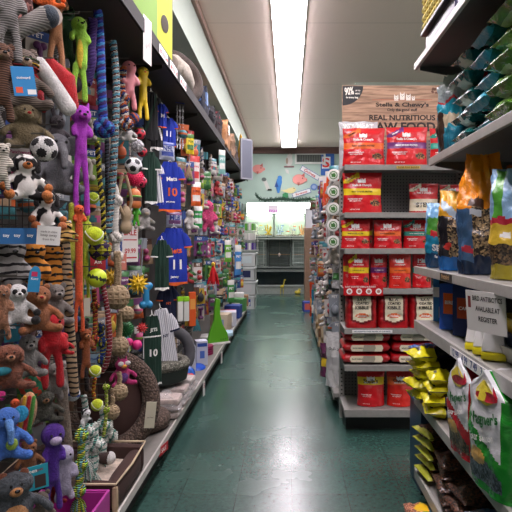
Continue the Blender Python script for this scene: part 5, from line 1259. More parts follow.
# folded pads in clear film
for k, (y, c) in enumerate(((3.72, '#c9b8b0'), (3.98, '#b9aaa4'), (4.24, '#cfc6c0'))):
    r = thing('folded_pad', 'folded cream pad in clear plastic, %s along the deck edge' % ['nearest', 'middle', 'farthest'][k], 'pet pad', (-.875, y, DZ), R(rnd.uniform(-5, 5)))
    for j in range(3): part('pad_layer', MB().rbox((0, 0, .028 + j * .045), (.26, .19, .05), .022), [M('plush', c if j != 1 else '#94807a')], r)
    fn = pouch_fn(.3, .22, .15, 'pillow', .012, y); q = bag_mesh(fn, [], 12, 12); q.v = [(x, z - .11, y_ + .076) for x, y_, z in q.v]; part('film_wrap', q, [M('film', '#e6e6e6', alpha=.22)], r)
# oval bed
r = thing('pet_bed', 'oval dark green pet bed lined with grey fleece on the folded pads', 'pet bed', (-1.02, 4.02, DZ + .16), R(15)); q = MB()
q.lathe([(.20, 0), (.245, .02), (.26, .1), (.25, .13)], 28); q.v = [(x * 1.05, y * .9, z) for x, y, z in q.v]; part('shell', q, [M('fabric', '#16211c')], r)
q = MB().tube([(.235 * 1.05 * math.cos(t), .235 * .9 * math.sin(t), .135) for t in [k * math.pi / 14 for k in range(28)]], .035, 10, 0, closed=True); part('fleece_rim', q, [M('curly', '#8d8c7e')], r)
part('cushion', MB().ell((0, 0, .12), (.22, .19, .03), nu=24), [M('curly', '#7a796c')], r); part('pillow', MB().ell((-.05, 0, .15), (.08, .07, .03)), [M('fabric', '#1f4a4a')], r)
r = thing('round_bed', 'smooth grey ring shaped cushion standing behind the pinstripe jersey', 'pet bed', (-1.02, 4.55, DZ), 0); q = MB()
rot = Matrix.Rotation(R(35), 3, 'Z'); q.tube([rot @ Vector((.2 * math.cos(t), 0, .25 + .2 * math.sin(t))) for t in [k * math.pi / 14 for k in range(28)]], .048, 12, 0, closed=True); part('ring', q, [M('fabric', '#5c5c60')], r)
# cartons
for k, (px, X) in enumerate(((189, -.93), (201, -.86))):
    loc, h, s = place(px, 345, 372, X); loc.z = DZ
    r = thing('product_box', 'white carton with blue stripes on the deck, %s of two' % ['left', 'right'][k], 'box', loc, R(20)); w_ = 11.5 * s; h = .235
    part('carton', MB().rbox((0, 0, h / 2), (w_, .13, h), .004), [M('paper', '#c2c6d4')], r)
    part('label_panel', MB().bb(-w_ * .42, w_ * .42, -.0675, -.065, h * .78, h * .92), [M('paper', '#2a4a9a')], r, smooth_=False); part('emblem', MB().bb(-w_ * .2, w_ * .2, -.0675, -.065, h * .3, h * .6), [M('paper', '#4a6ab8')], r, smooth_=False)
loc = place(189, 350, 384, -.80)[0]; loc.z = DZ
r = thing('product_box', 'small red box at the deck edge in front of the white cartons', 'box', loc, R(25)); part('carton', MB().rbox((0, 0, .07), (.07, .06, .14), .003), [M('paper', '#b8202a')], r); part('label_panel', MB().bb(-.025, .025, -.032, -.03, .06, .11), [M('paper', '#d8a0a0')], r, smooth_=False)
for k, (y, z, c) in enumerate(((4.48, .23, '#1f5fb8'), (4.5, .20, '#1a3f8a'), (5.05, .2, '#2050b8'))):
    r = thing('frisbee', ['bright blue flying disc leaning on the red box', 'dark blue flying disc under the bright blue one', 'blue flying disc lying at the deck edge past the cartons'][k], 'flying disc', (-.87, y + .02 * k, DZ), 0)
    m_ = Matrix.Rotation(R([60, 55, 8][k]), 3, 'X'); q = MB(); q.lathe([(.02, .02), (.07, .018), (.085, .0), (.082, 0), (.068, .012), (.02, .014)], 24, rot=m_, c=(0, 0, .085 if k < 2 else .01)); part('disc', q, [M('plastic', c)], r)
for k in range(4):
    r = thing('frisbee', 'dusky pink flying disc lying in a pile on the deck, %s' % ['lowest', 'second', 'third', 'topmost'][k], 'flying disc', (-.93, 5.75, DZ + k * .024), 0, 'pile of pink flying discs')
    part('disc', MB().lathe([(.12, 0), (.125, .004), (.12, .02), (.02, .024)], 28), [M('plastic', '#8a2a52')], r)
r = thing('wire_basket', 'black wire basket of treat tubs on the pegboard above the cartons', 'basket', (-1.08, 5.0, .42), R(90)); q = MB()
for k in range(13):
    x = -.3 + k * .05; q.tube([(x, -.12, 0), (x, -.12, .16)], .0025, 5); q.tube([(x, -.12, 0), (x, .12, 0)], .0025, 5)
for z in (0, .04, .08, .12, .16): q.tube([(-.3, .12, z), (-.3, -.12, z), (.3, -.12, z), (.3, .12, z)], .0028, 5)
part('wire_grid', q, [M('plastic', '#161616')], r)
for k in range(5):
    loc = Vector((-1.05, 4.78 + k * .11, .425)); t = ['#c9c0b0', '#b09a7a', '#d8d8d8', '#a8743a', '#7a3a3a'][k]
    r = thing('treat_tub', '%s treat tub in the black wire basket' % ['cream', 'tan', 'white', 'amber', 'maroon'][k], 'tub', loc, R(40)); part('jar', MB().lathe([(.035, 0), (.038, .01), (.038, .15), (.03, .16)], 16), [M('plastic', t)], r); part('lid', MB().lathe([(.034, .16), (.034, .18), (.03, .185)], 16), [M('plastic', '#2a2a2a')], r)
# litter scoop shape and white goods
loc, h, s = place(217, 292, 336, -.84); r = thing('litter_scoop', 'lime green plastic scoop with a narrow neck standing on white carton', 'scoop', (loc.x, loc.y, DZ + .02), R(35)); h = .52
q = MB().prism([(-.13, 0), (.15, 0), (.13, .1), (.07, .2), (.035, .32), (.035, .5), (-.02, .52), (-.035, .4), (-.045, .25), (-.1, .12)], -.02, .02); part('blade', q, [M('plastic', '#62b02a')], r, smooth_=False, bevel=.01)
part('base_card', MB().bb(-.14, .16, -.03, .03, -.02, .0), [wht], r, smooth_=False)
q = MB()
for k in range(3): q.ell((.04 + k * .03, -.022, .035), .006)
part('vent_holes', q, [M('plastic', '#2a5a1a')], r)
# ---------------------------------------------------------- procedurally stocked far half of the pegboard
pal = ['#b5ada0', '#9c2a2c', '#b8592a', '#3c6e3e', '#34508e', '#b89c34', '#6e3c6c', '#b8527c', '#3a7880', '#5a4030', '#c2beb8', '#2a2a2c', '#7a9c3a', '#9c8468', '#8e959c']
cname = dict(zip(pal, ['cream', 'red', 'orange', 'green', 'blue', 'yellow', 'purple', 'pink', 'teal', 'brown', 'white', 'black', 'lime', 'tan', 'silver']))
protos = {}
def proto(kind, ci):
    key = (kind, ci)
    if key in protos: return protos[key], False
    rr = random.Random(kind * 100 + ci); c = pal[ci]; c2 = pal[(ci * 5 + 3 + kind) % len(pal)]; c3 = pal[(ci * 7 + 6) % len(pal)]
    nm, cat = [('treat_pouch', 'treat pouch'), ('toy_card', 'carded toy'), ('rope_toy', 'rope toy'), ('plush_toy', 'plush toy'), ('toy_ball', 'ball'), ('cat_wand', 'cat toy')][kind]
    r = thing(nm, 'x', cat)
    if kind == 0:
        w, h = .125, .19; fn = pouch_fn(w, h, .045, 'pillow', .003, ci)
        part('bag', bag_mesh(fn, [(0, 1, .8, 1, 1), (.12, .88, .28, .5, 2), (lambda u, v: (u-.5)**2/.05 + (v-.38)**2/.01 < 1, 1)], 10, 14), [M('foil', c), M('plastic', c2), M('plastic', c3)], r)
        part('lettering', bag_text(fn, [('PET TREATS', .5, .68, .75, 0)], w, h), [wht if ci not in (0, 10) else M('plastic', '#1f3f8a')], r, smooth_=False); hh = h
    elif kind == 1:
        w, h = .11, .2; q = MB().prism([(-w/2, 0), (w/2, 0), (w/2, h), (-w/2, h)], 0, .002); part('backing_card', q, [M('paper', c)], r, smooth_=False)
        part('header', MB().bb(-w/2, w/2, -.001, 0, h * .78, h), [M('paper', c2)], r, smooth_=False)
        q = MB()
        if ci % 3 == 0: q.tube([(0, -.022, .04), (0, -.022, .12)], .012, 8).ell((-.014, -.022, .035), .017).ell((.014, -.022, .035), .017).ell((-.014, -.022, .125), .017).ell((.014, -.022, .125), .017)
        elif ci % 3 == 1: q.ell((0, -.025, .05), .026).ell((0, -.022, .105), .022)
        else: q.ell((0, -.022, .07), (.036, .02, .045)).limb([(.0, -.025, .11), (.02, -.022, .14)], [.01, .004], 6)
        part('toy', q, [M('rubber', c3)], r)
        l = MB(); letter(l, 'PET', lambda a, b: Vector((a, -.002, h * .89 + b)), w=.05); part('lettering', l, [wht], r, smooth_=False); hh = h
    elif kind == 2:
        h = .26; q = MB().rope([(0, 0, h), (.004, 0, h * .6), (-.004, 0, .06)], .014, 3, .04, (0, 1, 2)); part('rope', q, [M('knit', c), M('knit', c2), M('knit', '#d8d4c8')], r, angle=60)
        k = MB()
        for j in range(16):
            t = j * .39; k.tube([(0, 0, .07), (math.cos(t) * .02, math.sin(t) * .02, .03), (math.cos(t) * .028, math.sin(t) * .028, 0)], .0035, 4, j % 2)
        part('frayed_end', k, [M('knit', c), M('knit', '#d8d4c8')], r); part('knot', MB().ell((0, 0, .09), (.024, .024, .02)).ell((0, 0, h * .8), (.022, .022, .018)), [M('knit', c2)], r); hh = h
    elif kind == 3:
        h = .19; f_ = M('plush', c); q = MB().ell((0, 0, .065), (.042, .034, .055)).ell((0, -.008, .145), (.04, .037, .037))
        for sx in (-1, 1): q.limb([(sx*.03, 0, .1), (sx*.065, -.02, .07)], [.015, .015], 8).limb([(sx*.025, -.01, .03), (sx*.05, -.05, .018)], [.02, .019], 8)
        part('body', q, [f_], r, remesh=.0075)
        for sx in (-1, 1): part('ear', MB().ell((sx*.032, 0, .178), (.014, .007, .018)), [M('plush', c2)], r)
        part('muzzle', MB().ell((0, -.042, .135), (.018, .012, .013)), [M('plush', '#c9b8a0')], r); hh = h
    elif kind == 4:
        part('ball', MB().ell((0, 0, .036), .036, nu=20, nv=14), [M('rubber', c)], r); part('stripe', MB().lathe([(.0366, .028), (.037, .036), (.0366, .044)], 20), [M('rubber', c2)], r)
        part('header', MB().bb(-.045, .045, .0, .003, .07, .12), [M('paper', c3)], r, smooth_=False); hh = .12
    else:
        h = .42; part('rod', MB().tube([(0, 0, h), (0, 0, .1)], .004, 6), [M('plastic', c)], r); q = MB()
        for j in range(14):
            t = j * .45; q.limb([(0, 0, .12), (math.cos(t)*.02, math.sin(t)*.02, .06), (math.cos(t)*.035, math.sin(t)*.035, 0)], [.003, .006, .003], 5)
        part('feathers', q, [M('fabric', c2)], r); part('header', MB().bb(-.03, .03, -.001, .002, h - .08, h), [M('paper', c3)], r, smooth_=False); hh = h
    protos[key] = (r, hh, nm, cat); return protos[key], True
rows = [2.36, 2.13, 1.90, 1.66, 1.42, 1.19, .96, .74]
rown = ['top', 'second', 'third', 'fourth', 'fifth', 'sixth', 'seventh', 'lowest']
kinds = [0, 0, 0, 1, 1, 1, 2, 3, 4, 5]
kindn = {0: 'treat pouch', 1: 'carded toy', 2: 'rope toy', 3: 'plush toy', 4: 'ball on a card', 5: 'feather wand'}
def numw(n):
    a = ['', 'first', 'second', 'third', 'fourth', 'fifth', 'sixth', 'seventh', 'eighth', 'ninth', 'tenth', 'eleventh', 'twelfth', 'thirteenth', 'fourteenth', 'fifteenth', 'sixteenth', 'seventeenth', 'eighteenth', 'nineteenth']
    if n < 20: return a[n]
    t = {2: 'twent', 3: 'thirt', 4: 'fort', 5: 'fift'}[n // 10]; return t + 'ieth' if n % 10 == 0 else t + 'y-' + a[n % 10]
def stock(rows_, y0, y1, step, Xf, sign, side, rz0):
    for ri, z in enumerate(rows_):
        y = y0[ri] if hasattr(y0, '__len__') else y0; n = 0
        while y < y1:
            n += 1; k = rnd.choice(kinds if z > .9 else [0, 0, 1, 4, 1, 0]); ci = rnd.randrange(len(pal)); (r, hh, nm, cat), new = proto(k, ci)
            X = Xf + sign * rnd.uniform(-.02, .09); zz = z - hh + rnd.uniform(-.02, .02); rot = (rnd.uniform(-.05, .05), rnd.uniform(-.08, .08), rz0 + rnd.uniform(-.35, .35))
            lab = '%s %s, %s from the near end, %s row, %s' % (cname[pal[ci]], kindn[k], numw(n), rown[ri], side)
            if new: r.location = (X, y, zz); r.rotation_euler = rot; r['label'] = lab; r['group'] = kindn[k].replace('on a card', 'card') + ' stock on pegboard hooks'
            else: dup(r, (X, y, zz), label=lab, rot=rot)
            if side == 'left board' : hook(X, y, zz + hh - .005)
            y += step + rnd.uniform(-.01, .03)
# front starts where the jerseys end
stock(rows, [4.4, 4.75, 4.75, 4.8, 4.95, 5.0, 5.0, 5.3], 10.3, .165, -.90, -1, 'left board', R(38))

rown2 = rown
stock(rows, 2.25, 4.3, .19, -1.2, 1, 'behind the left toys', R(40))
# ================================================================== TOP OF THE LEFT GONDOLA
TZ = TOPZ + .022
r = thing('display_carton', 'big lime green carton on top of the left shelving at the top edge', 'box', (-.97, 2.98, TZ))
part('carton', MB().rbox((0, 0, .32), (.26, .95, .64), .008), [M('paper', '#6f9a22')], r); part('tape_strip', MB().bb(-.03, .03, -.476, .476, .64, .642), [M('paper', '#b9a06a')], r, smooth_=False)
r = thing('display_poster', 'yellow green poster board in a black frame on the shelf after the green carton', 'poster', (-.86, 3.63, TZ), R(72))
part('frame', MB().bb(-.14, .14, -.006, .014, 0, .62), [M('plastic', '#141414')], r, smooth_=False); part('poster', MB().bb(-.118, .13, -.009, -.006, .02, .6), [M('paper', '#b9c23e')], r, smooth_=False)
q = MB().ell((.03, -.011, .28), (.05, .002, .06)); part('printed_dog', q, [M('paper', '#3a3428')], r)
r = thing('storage_case', 'black plastic case standing on the shelf behind the poster', 'case', (-1.02, 3.72, TZ), R(10)); part('body', MB().rbox((0, 0, .36), (.22, .3, .72), .03), [M('plastic', '#1c1b1c')], r); part('handle', MB().tube([(-.05, 0, .72), (-.05, 0, .76), (.05, 0, .76), (.05, 0, .72)], .01, 8), [M('plastic', '#1c1b1c')], r)
r = thing('pet_bed', 'big round taupe brown bed leaning on the top shelf', 'pet bed', (-.96, 4.72, TZ)); rot = Matrix.Rotation(R(62), 3, 'Z') @ Matrix.Rotation(R(-12), 3, 'X'); c0 = Vector((0, 0, .24)); q = MB()
q.tube([c0 + rot @ Vector((.22 * math.cos(t), 0, .16 * math.sin(t) )) for t in [k * math.pi / 14 for k in range(28)]], .075, 14, 0, closed=True); part('bolster', q, [M('plush', '#43372f')], r)
q = MB().ell((0, 0, 0), (.18, .06, .13), nu=20); q.v = [tuple(c0 + rot @ Vector(v)) for v in q.v]; part('cushion', q, [M('plush', '#2f2622')], r)
r = thing('bolster_pillow', 'cream fleece bolster lying at the shelf edge in front of the brown bed', 'cushion', (-.86, 4.2, TZ)); part('body', MB().limb([(0, -.2, .1), (0, 0, .11), (0, .2, .1)], [.09, .105, .09], 14), [M('plush', '#b9b0a2')], r); part('end_panel', MB().ell((0, -.288, .1), (.06, .012, .06)), [M('fabric', '#8a8074')], r)
plaid = M('plaid', '#2c4a78', '#0f1626')
def cushion(label, x, y, w, d, h, m, rz, tag_=None, name='pet_cushion'):
    r = thing(name, label, 'cushion', (x, y, TZ), rz); fn = block_fn(w, d, h, y, .012, .7); part('body', block_mesh(fn, [], 12, 20), [m], r, angle=80)
    q = MB().tube([fn(a / 5, .5, .003) for a in range(20)], .005, 5, 0, closed=True); part('piping', q, [m], r)
    if tag_: part('care_tag', MB().bb(w / 2, w / 2 + .012, -.04, .04, h * .45, h * .8), [tag_], r, smooth_=False)
cushion('navy and blue plaid cushion piled on the top shelf', -.95, 5.35, .26, .5, .34, plaid, 0, M('paper', '#6a8ab8'))
cushion('black cushion under the plaid ones on the top shelf', -.93, 5.82, .26, .34, .26, M('fabric', '#17171c'), R(4))
cushion('maroon plaid cushion after the blue plaid one on the top shelf', -.93, 6.25, .26, .4, .3, M('plaid', '#6a1a24', '#1a0c10'), R(-4))
cushion('bright red cushion standing behind the maroon plaid one', -1.08, 6.55, .2, .4, .46, M('fabric', '#a8202c'), 0)
cushion('tan suede cushion with white label on the top shelf', -.92, 6.95, .28, .62, .36, M('fabric', '#a8784e'), 0, wht)
cushion('light brown cushion following the tan one on the top shelf', -.92, 7.65, .28, .6, .32, M('fabric', '#8a6a4e'), 0)
cushion('dark brown cushion near the far end of the top shelf', -.93, 8.35, .26, .55, .26, M('fabric', '#3a2a24'), 0)
# price cards hanging from the lip
flat_sign('price_card', 'tall white price card hanging from the top shelf lip', 'price card', .12, .25, (-.792, 3.02, 2.39), (0, 0, R(84)), wht, [('SALE', 0, .2, .08, 0), ('$4', 0, .1, .08, 0)], [M('paper', '#b8b4b0')])
for k, y in enumerate((3.42, 3.72, 4.05)):
    flat_sign('price_strip', 'white and red price strip on the top shelf lip, %s' % ['nearest', 'middle', 'farthest'][k], 'price label', .22, .06, (-.7935, y, TOPZ - .015), (0, 0, R(90)), wht, [('DOG TOYS', 0, .02, .14, 1)], [M('paper', '#b8302a'), wht], lambda q, y_: q.add([(-.1, y_, .008), (.1, y_, .008), (.1, y_, .036), (-.1, y_, .036)], [(0, 1, 2, 3)], 0))
# price tags on the low rail
for k, (y, z) in enumerate(((3.22, .14), (4.75, .1), (6.0, .1))):
    flat_sign('price_tag', '%s hanging on the lower deck rail' % ['red price tag near the brown bed', 'white price tag beside the cartons', 'white price tag beside the pink discs'][k], 'price label', .13 if k == 0 else .05, .05 if k == 0 else .13, (-.748, y, .13 if k == 0 else .03), (0, 0, R(80)), M('paper', '#b8242c') if k == 0 else wht, [('SALE' if k == 0 else '5', 0, .025 if k == 0 else .09, .07 if k == 0 else .025, 0)], [wht if k == 0 else M('paper', '#b8242c')])
# ================================================================== FAR END OF THE LEFT RUN
r = thing('framed_board', 'grey board with a pale frame standing high at the far end of the left shelving', 'board', (-.71, 9.0, 2.44), R(48))
part('board', MB().bb(-.11, .11, -.01, .01, .0, .62), [M('paper', '#6a6f7c')], r, smooth_=False)
part('frame', MB().bb(-.13, -.11, -.014, .014, -.01, .64).bb(.11, .13, -.014, .014, -.01, .64).bb(-.13, .13, -.014, .014, -.03, -.005).bb(-.13, .13, -.014, .014, .62, .645), [M('paper', '#9a9da6')], r, smooth_=False)
r = thing('cushion', 'mustard yellow triangular cushion on top of the grey framed board', 'cushion', (-.80, 9.15, TZ)); part('body', MB().add([(-.1, -.1, 0), (.1, -.1, 0), (.1, .1, 0), (-.1, .1, 0), (-.02, 0, .72)], [(3, 2, 1, 0), (0, 1, 4), (1, 2, 4), (2, 3, 4), (3, 0, 4)]), [M('fabric', '#c99a1e')], r, smooth_=False, bevel=.02)
part('seam', MB().tube([(-.1, -.1, .01), (.1, -.1, .01), (.1, .1, .01), (-.1, .1, .01)], .008, 6, 0, closed=True), [M('fabric', '#a87a14')], r)
for k in range(4):
    r = thing('storage_crate', 'white plastic crate, %s in the stack at the far end of the left aisle side' % ['bottom', 'second', 'third', 'top'][k], 'crate', (-.90 + (.02 if k % 2 else 0), 11.2, .29 * k)); q = MB()
    w, d, h = .42, .5, .27
    for x in (-w/2, w/2 - .015): q.bb(x, x + .015, -d/2, d/2, .015, h)
    for y in (-d/2, d/2 - .015): q.bb(-w/2, w/2, y, y + .015, .015, h * .9)
    q.bb(-w/2, w/2, -d/2, d/2, 0, .015); part('body', q, [M('plastic', '#c2c9c6')], r, smooth_=False); part('rim', MB().bb(-w/2 - .015, w/2 + .015, -d/2 - .015, -d/2, h - .03, h).bb(w/2, w/2 + .015, -d/2, d/2, h - .03, h), [M('plastic', '#dfe4e2')], r, smooth_=False)
    part('label_panel', MB().bb(-.1, .12, -d/2 - .003, -d/2, .06, .2), [M('paper', ['#2450a8', '#c9c9c9', '#1a2450', '#c4d4d4'][k])], r, smooth_=False)
r = thing('wire_rack', 'white wire rack standing on the white crates', 'rack', (-.84, 11.2, 1.17)); q = MB()
for k in range(7): q.tube([(-.2 + k * .066, -.2, 0), (-.2 + k * .066, -.2, .6)], .006, 5)
for k in range(4): q.tube([(-.2, -.2, .02 + k * .19), (.2, -.2, .02 + k * .19), (.2, .2, .02 + k * .19), (-.2, .2, .02 + k * .19)], .006, 5, 0, closed=True)
part('wire_frame', q, [M('metal', '#b8bcb8', metal=.3)], r)
for k, (z, c, n) in enumerate(((1.2, '#4a2a8a', 'purple'), (1.4, '#d8d8d0', 'white'), (1.6, '#5fae3a', 'green'))):
    r = thing('gift_box', '%s box held in the wire rack at the far left' % n, 'box', (-.8, 11.15, z)); part('carton', MB().rbox((0, 0, .07), (.22, .2, .14), .008), [M('paper', c)], r); part('band', MB().bb(-.03, .03, -.102, .102, .0, .142), [wht], r, smooth_=False)
# goods on the far deck
dg_ = [('white folded cloth pack', '#d8d8d4'), ('pale blue flat pack', '#a8c8d8'), ('cream carton', '#c9b79a'), ('white carton with blue print', '#c8ccd8'), ('red carton', '#b8242a'), ('navy carton', '#1f3f8a'), ('grey carton', '#9a9a98'), ('green carton', '#4a8a4a'), ('white tall pack', '#e0e0dc'), ('brown carton', '#8a6a4a')]
for k, (n, c) in enumerate(dg_):
    y = 6.55 + k * .38; h = [.06, .04, .22, .2, .16, .2, .14, .22, .28, .2][k]
    r = thing('deck_pack' if k in (0, 1, 8) else 'product_box', '%s on the far part of the left deck' % n, 'box', (-.92 + (.05 if k % 2 else 0), y, DZ), R(rnd.uniform(-12, 12)))
    part('carton', MB().rbox((0, 0, h / 2), (.24 if h > .1 else .3, .26, h), .008), [M('paper', c)], r); part('label_panel', MB().bb(-.07, .07, -.133, -.13, h * .3, h * .7), [M('paper', '#e4e2dc' if k % 2 else '#7f93b5')], r, smooth_=False)
# ================================================================== RIGHT SIDE OF THE AISLE
gr1 = M('plastic', '#3f7a34'); rope_w = M('knit', '#cfcfcc', '#9a9a96')
for k in range(5):
    z = 1.93 - k * .136
    r = thing('chew_pack', 'white round pack with green emblem, %s down the endcap side' % ['topmost', 'second', 'third', 'fourth', 'lowest'][k], 'pet product pack', (.365, 4.42 + .01 * k, z - .052), R(-14))
    q = MB().lathe([(.04, -.006), (.05, -.004), (.052, 0), (.05, .004), (.04, .006)], 28, rot=Matrix.Rotation(R(90), 3, 'X'), c=(0, 0, .052)); part('disc', q, [wht], r, angle=30)
    e = MB(); e.add([(.034 * math.cos(t), -.0075, .052 + .034 * math.sin(t)) for t in [j * .3927 for j in range(16)]], [tuple(range(16))], 0)
    e.add([(.027 * math.cos(t), -.0082, .052 + .027 * math.sin(t)) for t in [j * .3927 for j in range(16)]], [tuple(range(16))], 1)
    e.add([(x, -.009, .052 + z_) for x, z_ in ((-.015, -.015), (.015, -.018), (.02, .0), (.008, .02), (-.006, .012), (-.02, .016))], [tuple(range(6))], 0)
    part('emblem', e, [gr1, M('plastic', '#dfe8d8')], r, smooth_=False)
    part('rope', MB().rope([(.0, .03, .03), (-.04, .05, -.03), (-.07, .06, -.09)], .014, 3, .03, (0,)), [rope_w], r); part('hook', MB().tube([(.0, .006, .052), (.0, .1, .06), (.42, .1, .06)], .003, 5), [m_hook], r)
pal_r = [0, 10, 14, 0, 10, 14, 14, 13, 11, 10, 14, 2, 9]
def stock_r(rows_, y0, y1, step):
    for ri, z in enumerate(rows_):
        y = y0; n = 0
        while y < y1:
            n += 1; k = rnd.choice([0, 0, 1, 2, 3, 1, 4]); ci = rnd.choice(pal_r); (r, hh, nm, cat), new = proto(k, ci)
            X = .43 + rnd.uniform(-.05, .03) - (.03 if z < .7 else 0); zz = z - hh + rnd.uniform(-.02, .02); rot = (rnd.uniform(-.05, .05), rnd.uniform(-.08, .08), R(-35) + rnd.uniform(-.35, .35))
            lab = '%s %s, %s from the near end, %s row, right of aisle' % (cname[pal[ci]], kindn[k], numw(n), rown[ri])
            if new: r.location = (X, y, zz); r.rotation_euler = rot; r['label'] = lab; r['group'] = kindn[k] + ' stock on pegboard hooks'
            else: dup(r, (X, y, zz), label=lab, rot=rot)
            y += step + rnd.uniform(-.01, .05)
stock_r([2.05, 1.85, 1.62, 1.38, 1.14, .92, .7], 4.7, 8.7, .24)
# orange leashes in front of the pegboard
for k, (y, z, c, n) in enumerate(((5.1, 1.62, '#e0581a', 'bright orange'), (5.5, 1.6, '#d84a2a', 'red orange'), (5.0, 1.3, '#b5b5b2', 'grey'), (6.2, 1.7, '#3a4aa8', 'blue'))):
    r = thing('leash', '%s looped leash hanging on the right of the aisle' % n, 'leash', (.38, y, z), R(-30)); q = MB()
    for j in range(4): q.tube([(-.02 + j * .012, 0, .38), (-.035 + j * .02, -.01 - j * .004, .18), (-.02 + j * .012, 0, .0), (0 + j * .012, .008, .18), (-.01 + j * .012, .004, .38)], .007, 5)
    part('strap', q, [M('fabric', c)], r); part('header_card', MB().bb(-.04, .05, -.002, .002, .33, .43), [M('paper', '#d8d8d4')], r, smooth_=False)
# white bags low on the deck
wb = M('foil', '#c4c4c2', rough=.25, bump=.9)
for k, (x, y, z, h, c, n) in enumerate(((.40, 4.62, .152, .46, '#c8c8c6', 'tall white chew bag standing nearest on the right deck'), (.37, 4.95, .152, .3, '#5a2a4a', 'plum and yellow bag on the right deck'), (.42, 5.3, .152, .4, '#bcbab4', 'white crinkled bag second on the right deck'),
        (.42, 5.75, .152, .36, '#b8a488', 'tan rawhide bag on the right deck'), (.42, 6.3, .152, .38, '#a8906e', 'brown rawhide bag on the right deck'), (.42, 6.9, .152, .36, '#c9b79a', 'beige rawhide bag on the right deck'),
        (.42, 7.5, .152, .4, '#9a9a98', 'grey bag on the right deck'), (.42, 8.1, .152, .5, '#1f6a86', 'teal blue bag on the right deck'), (.42, 8.8, .152, .55, '#c9421e', 'red orange bag on the right deck'), (.44, 8.95, .152, .4, '#8a7a6a', 'taupe bag on the right deck'),
        (.46, 4.75, .66, .28, '#b9b9b7', 'silvery white bag hanging above the tall white one'), (.46, 4.72, .98, .24, '#c4c4c4', 'clear white pack under the round packs'))):
    fn = pouch_fn(.2, h, .1, 'stand', .01, 60 + k); r = thing('chew_bag', n, 'pet treat bag', (x, y, z), R(-35)); part('bag', bag_mesh(fn, [(.1, .9, .3, .55, 1)], 12, 16), [M('foil', c, rough=.25, bump=.9), M('plastic', ['#b0b0ae', '#d8b62a', '#8a8a88', '#8a6a44', '#6a4a2e', '#9a7a54', '#6a6a6a', '#d8d8d0', '#e8a04a', '#5a4a3a', '#9c9c9a', '#4a8a4a'][k])], r)
    part('lettering', bag_text(fn, [('CHEWS', .5, .7, .5, 0)], .2, h), [blk], r, smooth_=False)
r = thing('product_box', 'small blue and red box on the floor at the far right of the aisle', 'box', (.36, 10.6, 0), R(10)); part('carton', MB().rbox((0, 0, .1), (.18, .16, .2), .006), [M('paper', '#3a4a9a')], r); part('label_panel', MB().bb(-.07, .07, -.083, -.081, .04, .16), [M('paper', '#c25a4a')], r, smooth_=False)
# brown cabinet
r = thing('storage_cabinet', 'tall brown cabinet at the far end of the right shelving', 'cabinet', (.62, 12.0, 0)); part('body', MB().bb(-.28, .3, -.3, .3, 0, 1.66), [M('paint', '#8a6e5a')], r, smooth_=False, bevel=.006); part('door', MB().bb(-.26, .28, -.312, -.3, .06, 1.62), [M('paint', '#80654f')], r, smooth_=False, bevel=.004)
r = thing('paper_box', 'plain white box on top of the brown cabinet', 'box', (.62, 12.0, 1.662)); part('carton', MB().rbox((0, 0, .2), (.5, .4, .4), .01), [M('paper', '#c9ccd0')], r); part('lid', MB().rbox((0, 0, .42), (.52, .42, .05), .01), [M('paper', '#d4d8da')], r)
# ================================================================== BACK WALL
BY = YF; sb = 14.6 / FOC
def bp_(px, py, y=14.58): return PY(px, py, y)[0]
def cut(name, label, cat, px, py, shapes, cols, rot=0, th=.02):
    """painted cut-out on the back wall; shapes: (outline in pixels, material index)"""
    c = bp_(px, py, BY - .012); r = thing(name, label, cat, c)
    for j, (o, mi, nm) in enumerate(shapes):
        pts = [((x * math.cos(rot) - y * math.sin(rot)) * sb, (x * math.sin(rot) + y * math.cos(rot)) * sb) for x, y in o]
        part(nm, MB().prism(pts, -th / 2 - .004 * j, th / 2 - .001), [cols[mi]], r, smooth_=False)
    return r
def oval(cx, cy, rx, ry, n=18): return [(cx + rx * math.cos(t * 6.2832 / n), cy + ry * math.sin(t * 6.2832 / n)) for t in range(n)]
pk = M('matte', '#d9928a'); pk2 = M('matte', '#b5625a'); wh = M('matte', '#c9cac4'); bl = M('matte', '#3f7fc0'); gy_ = M('matte', '#5f6a66'); ye = M('matte', '#d8cf96'); gn = M('matte', '#3f8a5a'); bk = M('matte', '#1f2422')
pig = lambda s, f=1: [(oval(0, 0, 6.6 * s, 5.2 * s), 0, 'body'), (oval(f * 6 * s, -.3 * s, 2.4 * s, 2 * s, 12), 0, 'snout'), ([(f * 2 * s, 3.5 * s), (f * 5.5 * s, 6.8 * s), (f * 5.6 * s, 2.5 * s)], 1, 'ear'), (oval(f * 3.5 * s, 1.2 * s, .6 * s, .6 * s, 8), 2, 'eye'), (oval(f * 7.2 * s, -.3 * s, .5 * s, .7 * s, 8), 1, 'nostril'), ([(-2 * s, -3 * s), (-.5 * s, -6.5 * s), (1 * s, -3 * s)], 1, 'leg')]
cut('wall_decal', 'pink pig cut-out in the middle of the teal back wall', 'wall decoration', 299, 179.5, pig(1), [pk, pk2, bk])
cut('wall_decal', 'pink pig cut-out at the left, partly behind the grey board', 'wall decoration', 258, 169, pig(.85), [pk, pk2, bk])
cut('wall_decal', 'white cat cut-out left of the air vent', 'wall decoration', 289, 160, [(oval(0, -1, 3.6, 5), 0, 'body'), (oval(.8, 4, 2.6, 2.4), 0, 'head'), ([(-1, 5.5), (-.8, 8), (.6, 6.2)], 1, 'ear'), ([(1.2, 6.2), (2.8, 7.8), (3, 5.4)], 1, 'ear'), ([(-5, -6), (5, -6), (5, -7.4), (-5, -7.4)], 2, 'perch'), (oval(-2, -1, 1.2, 3.2, 10), 1, 'patch')], [wh, M('matte', '#9a8a78'), M('matte', '#8a6a6a')])
